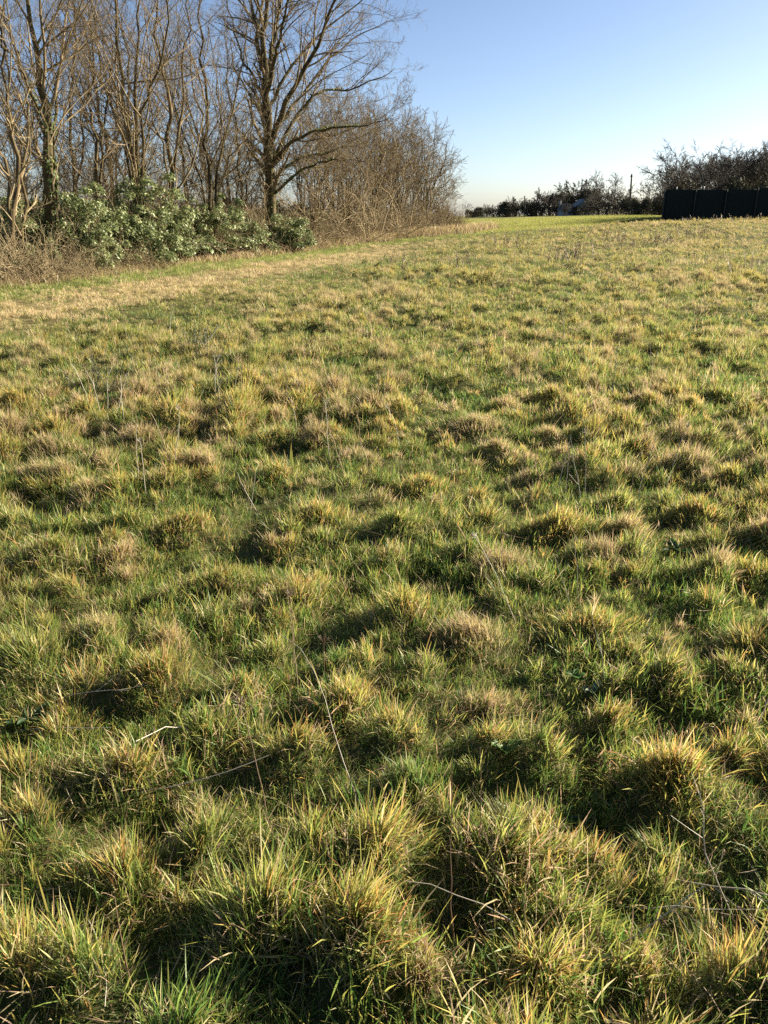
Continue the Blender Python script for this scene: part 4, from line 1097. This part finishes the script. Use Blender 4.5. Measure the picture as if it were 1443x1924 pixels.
# the low hedge along the far edge of the pasture
hp = np.array([(874, 262), (905, 256), (940, 244), (985, 238), (1030, 232), (1060, 226), (1110, 212), (1150, 186), (1190, 160), (1225, 134), (1246, 118)], float)
hg = np.random.default_rng(808); n = 15000
t = hg.random(n) * (len(hp) - 1); k = t.astype(int); f = (t - k)[:, None]; pp = hp[k] * (1 - f) + hp[np.minimum(k + 1, len(hp) - 1)] * f
Yh = pp[:, 1] + hg.normal(0, .7, n); Xh = (pp[:, 0] - 721.5) / FPX * (Yh * CP + EYE * SP)
hh = (1.1 + 1.5 * vnoise(Xh, Yh, 5.0, 31) + .8 * vnoise(Xh, Yh, 1.6, 32)) * (.6 + .4 * smooth(Yh, 120, 220))
d = unit(hg.normal(0, 1, (n, 3)))
hb = np.array([Xh.mean(), 190.0, float(terrain(Xh.mean(), 190.0))])
V, T, C = leaf_cards(np.stack([Xh, Yh, terrain(Xh, Yh) + hh * hg.random(n) ** .7], 1) - hb, d, np.full(n, .34), hg, ((.03, .034, .018), (.05, .045, .026), (.065, .05, .033)), .7)
hedge = bpy.data.objects.new('field_hedge', None); COL.objects.link(hedge); hedge.location = hb
obj('foliage', mk_mesh('foliage', V, T, col=C), M_FARLEAF, hedge)
sx_ = np.linspace(0, len(hp) - 1.001, 120); k = sx_.astype(int); f = (sx_ - k)[:, None]; pp = hp[k] * (1 - f) + hp[k + 1] * f
Xs = (pp[:, 0] - 721.5) / FPX * (pp[:, 1] * CP + EYE * SP); zs = terrain(Xs, pp[:, 1])
P = np.stack([np.stack([Xs + .15 * j * hg.normal(0, 1, 120), pp[:, 1], zs - .2 + .75 * j], 1) for j in range(3)], 1) - hb
V, Q = tubes(P, np.broadcast_to(np.array([.06, .045, .03]), (120, 3)), 3)
obj('stems', mk_mesh('stems', V, quads=Q), M_FARTWIG, hedge)
tag(hedge, 'long low dark hedge along the far edge of the pasture', 'hedge')

# house with two pale gables
M_WALL = noise_material('pale_render', (.20, .21, .21), (.27, .28, .28), 3, .9, .1)
M_ROOF = noise_material('grey_slate_roof', (.07, .08, .09), (.10, .115, .125), 5, .6, .2)
M_PANE = noise_material('dark_window_pane', (.03, .035, .04), (.05, .055, .06), 3, .2, 0)
YH = 225.0
hx = xat(1084, YH); hz = at(1084, 391, YH)[2] - 2.3
house = bpy.data.objects.new('gabled_house', None); COL.objects.link(house)
house.location = (hx, YH, hz); tag(house, 'small pale house with two grey gabled roofs among the far trees', 'house')
def gable(cx, cy, w, d, h, rh):
    a = Acc(); x0, x1, y0, y1 = cx - w / 2, cx + w / 2, cy - d / 2, cy + d / 2
    V = np.array([[x0, y0, -.5], [x1, y0, -.5], [x1, y1, -.5], [x0, y1, -.5], [x0, y0, h], [x1, y0, h], [x1, y1, h], [x0, y1, h], [cx, y0, h + rh], [cx, y1, h + rh]])
    a.add(V, T=[[4, 5, 8], [7, 9, 6]], Q=[[0, 1, 5, 4], [1, 2, 6, 5], [2, 3, 7, 6], [3, 0, 4, 7]])
    wl = obj('wall', a.mesh('wall'), M_WALL, house)
    a = Acc(); t = .14; e = .35
    for s in (-1, 1):
        ex = cx + s * (w / 2 + e); ez = h - e * rh / (w / 2)
        V = np.array([[cx, y0 - e, h + rh + .02], [ex, y0 - e, ez + .02], [ex, y1 + e, ez + .02], [cx, y1 + e, h + rh + .02]])
        V = np.vstack([V, V + [0, 0, t]])
        a.add(V, Q=[[0, 1, 2, 3], [4, 7, 6, 5], [0, 4, 5, 1], [1, 5, 6, 2], [2, 6, 7, 3]])
    rf_ = obj('roof', a.mesh('roof'), M_ROOF, house)
    a = Acc(); box(a, (cx, y0 - .03, h * .62), (w * .22, .08, h * .32)); obj('window', a.mesh('window'), M_PANE, wl)
    return rf_
gable(1.3, 0, 4.6, 9, 2.3, 2.1)
rf_ = gable(-2.9, .8, 3.6, 8, 2.0, 1.2)
a = Acc(); box(a, (-4.4, 1.5, 3.2), (.5, .5, 1.8)); obj('chimney', a.mesh('chimney'), M_WALL, rf_)

# poles
M_POLE = noise_material('weathered_pole_wood', (.05, .042, .035), (.09, .075, .06), 4, .9, .2, (1, 1, .2))
def pole(px, py_top, py_bot, Y, r, label, lean=0.0, arm=True):
    b = at(px, py_bot, Y); t = at(px + lean, py_top, Y)
    root = bpy.data.objects.new('utility_pole', None); COL.objects.link(root)
    gz = float(terrain(b[0], Y)); root.location = (b[0], Y, gz)
    H_ = t[2] - gz; dx = t[0] - b[0]
    P = np.array([[[dx * s, 0, -.3 + (H_ + .3) * s] for s in (0, .33, .66, 1)]]); V, Q = tubes(P, np.array([[r, r * .92, r * .84, r * .75]]), 8)
    V = np.vstack([V, P[0, -1] + [0, 0, .03]]); ti = np.arange(24, 32)
    obj('shaft', mk_mesh('shaft', V, tris=np.stack([ti, np.roll(ti, -1), np.full(8, 32)], 1), quads=Q, smooth_shade=True), M_POLE, root)
    if arm:
        a = Acc(); box(a, (dx, 0, H_ - .35), (.16, .9, .12)); ca_ = obj('crossarm', a.mesh('crossarm'), M_POLE, root)
        for yy in (-.36, .36):
            a = Acc(); box(a, (dx, yy, H_ - .20), (.08, .08, .18)); obj('insulator', a.mesh('insulator'), M_WHITE, ca_)
    return tag(root, label, 'utility pole', 'utility poles')
pole(1183, 327, 401, 142, .17, 'tall wooden pole leaning slightly right, left of the screened fence', 4)
pole(986, 368, 407, 235, .21, 'thin far pole standing over the distant hedge', 0)
pole(991, 388, 407, 232, .10, 'short far pole beside the thin far one', 0, False)

# ------------------------------------------------------------------ dry stems, seed heads, weeds in the meadow
def stem_line(p2, L, az, lean, g, K=8, curl=.3):
    z = float(surf(p2[0], p2[1])) - .02
    a = np.linspace(lean, lean + curl, K - 1) + g.normal(0, .09, K - 1)
    az = az + np.cumsum(g.normal(0, .13, K - 1))
    d = np.stack([np.sin(a) * np.cos(az), np.sin(a) * np.sin(az), np.cos(a)], 1) + g.normal(0, .03, (K - 1, 3))
    p = np.vstack([[0, 0, 0], np.cumsum(d * L / (K - 1), 0)])
    p[:, 2] = np.maximum(p[:, 2], .0 + .01 * np.arange(K))
    return np.array([p2[0], p2[1], z]), p
def dry_stem(px, py, L, az, lean, label, col, r=.0016, curl=.3, umbel=False, fork=0, name='dead_stalk', K=8):
    p2 = gpt(px, py); base, p = stem_line(p2, L, az, lean, g, K, curl)
    dist = math.hypot(p2[1], EYE); r = r * .8 * max(1.0, (dist / 3.5) ** .6)
    a = Acc(); V, Q = tubes(p[None], np.linspace(r * 1.2, r * .7, K)[None], 5); a.add(V, Q=Q, C=np.array(col))
    if fork:
        C_, R_ = grow(p[None], np.full((1, K), r), fork, g, .45, .98, (20, 50), .38, .7, 5, .08, .05, r * .6)
        V, Q = tubes(C_, R_, 4); a.add(V, Q=Q, C=np.array(col))
    if umbel:
        M_ = 22; tip = p[-1]; tdir = unit(p[-1] - p[-2])
        d = unit(tdir * .9 + g.normal(0, .55, (M_, 3))); s = g.uniform(.02, .035, M_)
        P = np.stack([np.broadcast_to(tip, (M_, 3)), tip + d * s[:, None] * .5 + tdir * .002, tip + d * s[:, None]], 1)
        V, Q = tubes(P, np.broadcast_to(np.array([.0009, .0008, .0012]), (M_, 3)), 3)
        head = Acc(); head.add(V, Q=Q, C=np.array(col) * .9)
    root = obj(name, a.mesh(name, True), M_DRY, loc=base)
    if umbel: obj('seed_head', head.mesh('seed_head'), M_DRY, root)
    return tag(root, label, 'dry stem', 'dry stems in the meadow')
WH, TN, BR = (.42, .38, .30), (.34, .25, .15), (.16, .10, .06)
dry_stem(525, 1620, .42, 2.2, .35, 'brown stem with a dry starry seed head, lower left of centre', BR, .0018, .2, True)
dry_stem(560, 1330, .42, 1.7, .05, 'tall thin brown stem with a pale seed head, left of centre', TN, .0016, .1, True)
dry_stem(552, 1260, .40, 1.9, .12, 'straight pinkish stem beside the tall seed-head stem', TN, .0015, .1)
dry_stem(610, 1310, .22, 1.4, .05, 'short stem with a dark starry seed head near the centre', BR, .0016, .1, True)
dry_stem(395, 1390, .30, 3.6, 1.0, 'white broken stem lying over the soft pale green tussock', WH, .0022, .35)
dry_stem(240, 1510, .42, 0.1, 1.35, 'long fallen white stem below the red-tipped spiky tussock', WH, .0018, .15)
dry_stem(20, 1340, .45, 0.35, 1.1, 'grey fallen stem at the left edge above the dark hollow', WH, .0018, .4, fork=3)
dry_stem(5, 1390, .40, 0.1, 1.2, 'second grey fallen stem at the left edge, lower than the first', WH, .0016, .3)
dry_stem(255, 1890, .24, 2.4, .2, 'brown upright stem in the bottom left, in front of the dark grass', BR, .002, .1, fork=2)
dry_stem(150, 1700, .40, -.6, 1.25, 'pale stem lying slanted at the bottom left', WH, .0018, .2)
dry_stem(700, 1560, .75, 2.3, 1.05, 'very long pale stem lying diagonally across the lower centre', WH, .0015, .3)
dry_stem(850, 1800, .50, 2.1, .12, 'tall dark brown stem rising at the lower centre', BR, .0017, .1)
dry_stem(900, 1640, .30, 1.8, .2, 'thin brown stem left of the orange blades at lower centre', BR, .0014, .2, fork=2)
dry_stem(975, 1180, .42, 2.2, .65, 'pale curved stem ending in a dry head right of the golden tussock', WH, .0017, .2, True)
dry_stem(1085, 1130, .30, 1.9, .25, 'bent thin stem above the yellow-orange tussock', WH, .0014, .2)
dry_stem(1080, 1170, .28, 2.2, .4, 'second thin stem beside the bent one', WH, .0012, .2)
dry_stem(1210, 1230, .22, 1.2, .3, 'short white kinked stem right of the yellow-orange tussock', WH, .0016, .5)
dry_stem(1135, 1310, .30, 1.9, .15, 'forked grey stem left of the yellow-green tussock', WH, .0014, .2, fork=3)
dry_stem(1410, 1390, .26, .7, .9, 'thick white bent stem at the right edge', WH, .0024, -.5)
dry_stem(1400, 1200, .22, .2, 1.1, 'white curled stem at the right edge above the bent one', WH, .002, .4)
dry_stem(1390, 1750, .40, 2.3, .55, 'bundle-like grey stalk curving upward at the lower right', WH, .0022, -.4, fork=4)
dry_stem(1180, 1640, .50, -.55, 1.15, 'grey fallen stalk slanting down to the lower right', WH, .0022, .2, fork=5)
dry_stem(1120, 1700, .45, -.5, 1.3, 'second grey fallen stalk below the small bright tuft', WH, .002, .2, fork=3)
dry_stem(1100, 1840, .34, .65, 1.05, 'pale straight stalk rising to the right at the bottom right', WH, .0019, .05)
dry_stem(1140, 1610, .14, 3.0, .5, 'small hooked white stem in the lower right hollow', WH, .002, 2.2)
dry_stem(1090, 1860, .45, 2.5, 1.15, 'white arched stem lying at the bottom right', WH, .002, .3)
GL_ = ['right one of the pair of curled pale dry stems at left of the middle meadow', 'left one of the pair of curled pale dry stems at left of the middle meadow',
 'dry stem a little lower left of the curled pair', 'second dry stem below the curled pair', 'left of two dry stems rising beside the pale tussock left of centre', 'right of two dry stems rising beside the pale tussock left of centre',
 'leftmost tall stem in the row standing by the dark upright weed clump', 'second stem from the left by the dark upright weed clump', 'third stem from the left by the dark upright weed clump', 'fourth stem from the left by the dark upright weed clump', 'rightmost stem of the row by the dark upright weed clump', 'short stem behind the row by the dark upright weed clump',
 'dry stem standing just right of the pale pinkish straw mound', 'taller dry stem just right of the pale pinkish straw mound', 'dry stem farther right of the pale pinkish straw mound', 'short dry stem between the two beside the pinkish mound',
 'dry stem rising behind the fresh green pointed tussock at right', 'tall single dry stem beyond the orange-tipped dome at right', 'left stem of the pair by the bright green dome-shaped tussock', 'right stem of the pair by the bright green dome-shaped tussock', 'dry stem left of the green tussock behind the stem cluster', 'dry stem below the green tussock near the right edge',
 'tall left stem above the orange-brown wide tussock', 'shorter stem beside the tall one above the orange-brown wide tussock', 'middle stem between the orange-brown and bright green tussocks', 'stem leaning near the orange-brown wide tussock on its right',
 'lone dry stem far right of the brown dead tussock', 'dry stem between the pale and the centre tussocks, higher up', 'dry stem above the green and yellow centre tussock', 'dry stem just above the pale tussock left of centre', 'dry stem left of the pinkish straw tussock, nearer the centre', 'dry stem midway between the two pinkish straw tussocks',
 'dry stem behind the long pinkish straw tussock', 'dry stem in front of the long pinkish straw tussock', 'far dry stem near the top of the middle meadow, at centre', 'far dry stem right of the centre, beyond the pinkish straw tussock', 'far dry stem beside the brown dead tussock', 'far dry stem below the dark brown rounded tussock',
 'far dry stem at left beside the dark weed clump', 'far dry stem at left, before the tan strip of mown grass']
GS = [(330, 900, .38), (322, 890, .34), (262, 930, .36), (275, 940, .3), (470, 960, .3), (484, 960, .3), (180, 790, .42), (192, 795, .38), (205, 800, .42), (220, 800, .34), (236, 810, .34), (170, 770, .34),
      (405, 770, .38), (415, 780, .42), (455, 780, .34), (442, 770, .3), (1130, 830, .4), (1150, 760, .42), (1180, 960, .42), (1195, 955, .38), (1240, 900, .36), (1255, 930, .4), (1060, 940, .42), (1050, 930, .36), (1100, 950, .4), (1090, 960, .35),
      (1220, 720, .4), (620, 860, .36), (690, 900, .36), (650, 920, .34), (750, 840, .3), (560, 830, .3), (845, 720, .35), (835, 860, .3), (700, 640, .34), (900, 660, .34), (1060, 640, .36), (1200, 620, .36), (320, 640, .4), (240, 650, .4)]
for i, (px, py, L) in enumerate(GS):
    dry_stem(px, py, L * 1.1, g.uniform(0, 6.28), abs(g.normal(.12, .15)), GL_[i], WH if g.random() < .65 else TN, .0022, g.uniform(-.1, .5), fork=int(g.integers(0, 4)), umbel=(i % 3 == 0))

def weed_clump(px, py, n, h, w, label, col):
    p2 = gpt(px, py); base = np.array([p2[0], p2[1], float(surf(*p2)) - .02])
    r = .0030 * max(1, (p2[1] / 6) ** .75)
    K = 6; P = np.empty((n, K, 3)); P[:, 0] = np.stack([g.normal(0, w, n), g.normal(0, w, n), np.zeros(n)], 1)
    d = unit(np.stack([g.normal(0, .25, n), g.normal(0, .25, n), np.ones(n)], 1)); L = h * g.uniform(.5, 1.1, n)
    for k in range(1, K):
        d = unit(d + g.normal(0, .07, d.shape)); P[:, k] = P[:, k - 1] + d * (L / (K - 1))[:, None]
    Rr = np.full((n, K), r) * np.linspace(1, .6, K)
    root = bpy.data.objects.new('dry_weed_clump', None); COL.objects.link(root); root.location = base
    for i in range(n):
        a = Acc(); V, Q = tubes(P[i:i + 1], Rr[i:i + 1], 3); a.add(V, Q=Q, C=np.array(col))
        C_, R_ = grow(P[i:i + 1], Rr[i:i + 1], 5, g, .35, 1, (20, 50), .45, .8, 4, .1, .1, r * .6)
        V, Q = tubes(C_, R_, 3); a.add(V, Q=Q, C=np.array(col))
        obj('stalk', a.mesh('stalk', True), M_DRY, root)
    return tag(root, label, 'weed clump', 'dry weed clumps in the far meadow')
PK = (.20, .145, .10)
weed_clump(1075, 492, 26, .60, .28, 'largest brown dry weed clump in the far meadow, below the house', PK)
weed_clump(1050, 500, 18, .45, .25, 'dry weed clump beside the largest one on its left', PK)
weed_clump(1240, 462, 20, .6, .35, 'dry weed clump in front of the left end of the fence', (.24, .18, .12))
weed_clump(868, 505, 18, .55, .3, 'pale dry weed clump in the far meadow right of the copse end', (.26, .19, .13))
weed_clump(950, 470, 16, .55, .4, 'reddish dry weed clump beyond the pale one', PK)
weed_clump(1150, 452, 20, .55, .5, 'reddish dry weed clump near the far edge of the meadow', PK)
weed_clump(1315, 450, 18, .55, .6, 'dry weed clump in front of the second fence post', PK)
weed_clump(1415, 520, 22, .55, .35, 'pale feathery dry weed clump near the right edge of the far meadow', (.34, .28, .18))
weed_clump(1170, 470, 14, .45, .4, 'small reddish weed clump left of the one by the fence', PK)
weed_clump(1292, 420, 10, .4, .5, 'dry weeds at the foot of the first fence panels', PK)
weed_clump(1345, 420, 10, .45, .5, 'dry weeds at the foot of the middle fence panels', (.24, .18, .12))
weed_clump(1400, 420, 12, .5, .5, 'dry weeds at the foot of the fence near the right edge', PK)
weed_clump(760, 500, 14, .4, .4, 'small dry weed clump in the far meadow just right of the copse', (.26, .2, .13))
weed_clump(200, 745, 26, .35, .14, 'dark upright weed clump at left in the middle distance', (.09, .10, .05))
weed_clump(385, 660, 24, .32, .16, 'dark weed clump beside the leaning pale reed at left', (.07, .08, .04))
# a pale broken reed leaning in the grass
dry_stem(372, 668, .42, .4, .75, 'pale broad broken reed leaning right at left of the middle distance', WH, .006, .05, name='broken_reed')

def broadleaf(px, py, n, size, label, cols, up=.5, asp=.45):
    p2 = gpt(px, py); base = np.array([p2[0], p2[1], float(surf(*p2))])
    root = bpy.data.objects.new('broadleaf_weed', None); COL.objects.link(root); root.location = base
    for i in range(n):
        an = i * 2.4 + g.uniform(-.4, .4); L = size * g.uniform(.7, 1.15); el = g.uniform(.15, up)
        K = 7; t = np.linspace(0, 1, K)
        rr = t * L; zz = .02 + np.sin(el) * rr * (1.1 - .55 * t) * 1.4
        wv = L * asp * .5 * np.sin(np.clip(t * .92 + .06, 0, 1) * math.pi) ** .8 * (1 + .08 * (-1) ** np.arange(K))
        ca, sa = math.cos(an), math.sin(an)
        c_ = np.stack([rr * ca, rr * sa, zz], 1); s_ = np.array([-sa, ca, 0])
        lft = c_ + s_ * wv[:, None] + [0, 0, .012]; rgt = c_ - s_ * wv[:, None] + [0, 0, .012]
        V = np.stack([lft, c_, rgt], 1).reshape(-1, 3); q_ = []
        for k in range(K - 1):
            for j in (0, 1): q_.append([3 * k + j, 3 * k + j + 1, 3 * k + j + 4, 3 * k + j + 3])
        cc_ = np.array(cols[i % len(cols)]) * g.uniform(.8, 1.2)
        obj('leaf', mk_mesh('leaf', V, quads=np.array(q_), col=np.broadcast_to(cc_, (len(V), 3)), smooth_shade=True), M_WEED, root)
    return tag(root, label, 'weed', 'broad-leaved weeds among the grass')
DG = [(.03, .065, .02), (.04, .085, .025)]; LG = [(.10, .19, .05), (.08, .16, .04)]
broadleaf(650, 1670, 9, .055, 'dark flat rosette with toothed leaves in the lower centre hollow', DG, .4, .32)
broadleaf(690, 1700, 7, .045, 'smaller dark rosette just right of the flat toothed one', DG, .5, .35)
broadleaf(1060, 1570, 8, .055, 'dark rosette of pointed leaves in the hollow left of the largest tussock', DG, .6, .3)
broadleaf(1080, 1290, 6, .045, 'small light green round-leaved weed right of the brown withered tuft', LG, 1.0, .8)
broadleaf(948, 1440, 5, .045, 'little bright green round-leaved weed in the lower centre', LG, 1.0, .85)
broadleaf(1110, 1320, 5, .04, 'tiny grey-green leafy weed beside the round-leaved one', [(.12, .17, .09)], 1.0, .6)
broadleaf(60, 1375, 7, .07, 'dark leafy rosette in the hollow at the left edge', DG, .4, .35)
broadleaf(1270, 1050, 7, .07, 'dark leafy weed in the hollow below the arched tussock at right', DG, .6, .4)
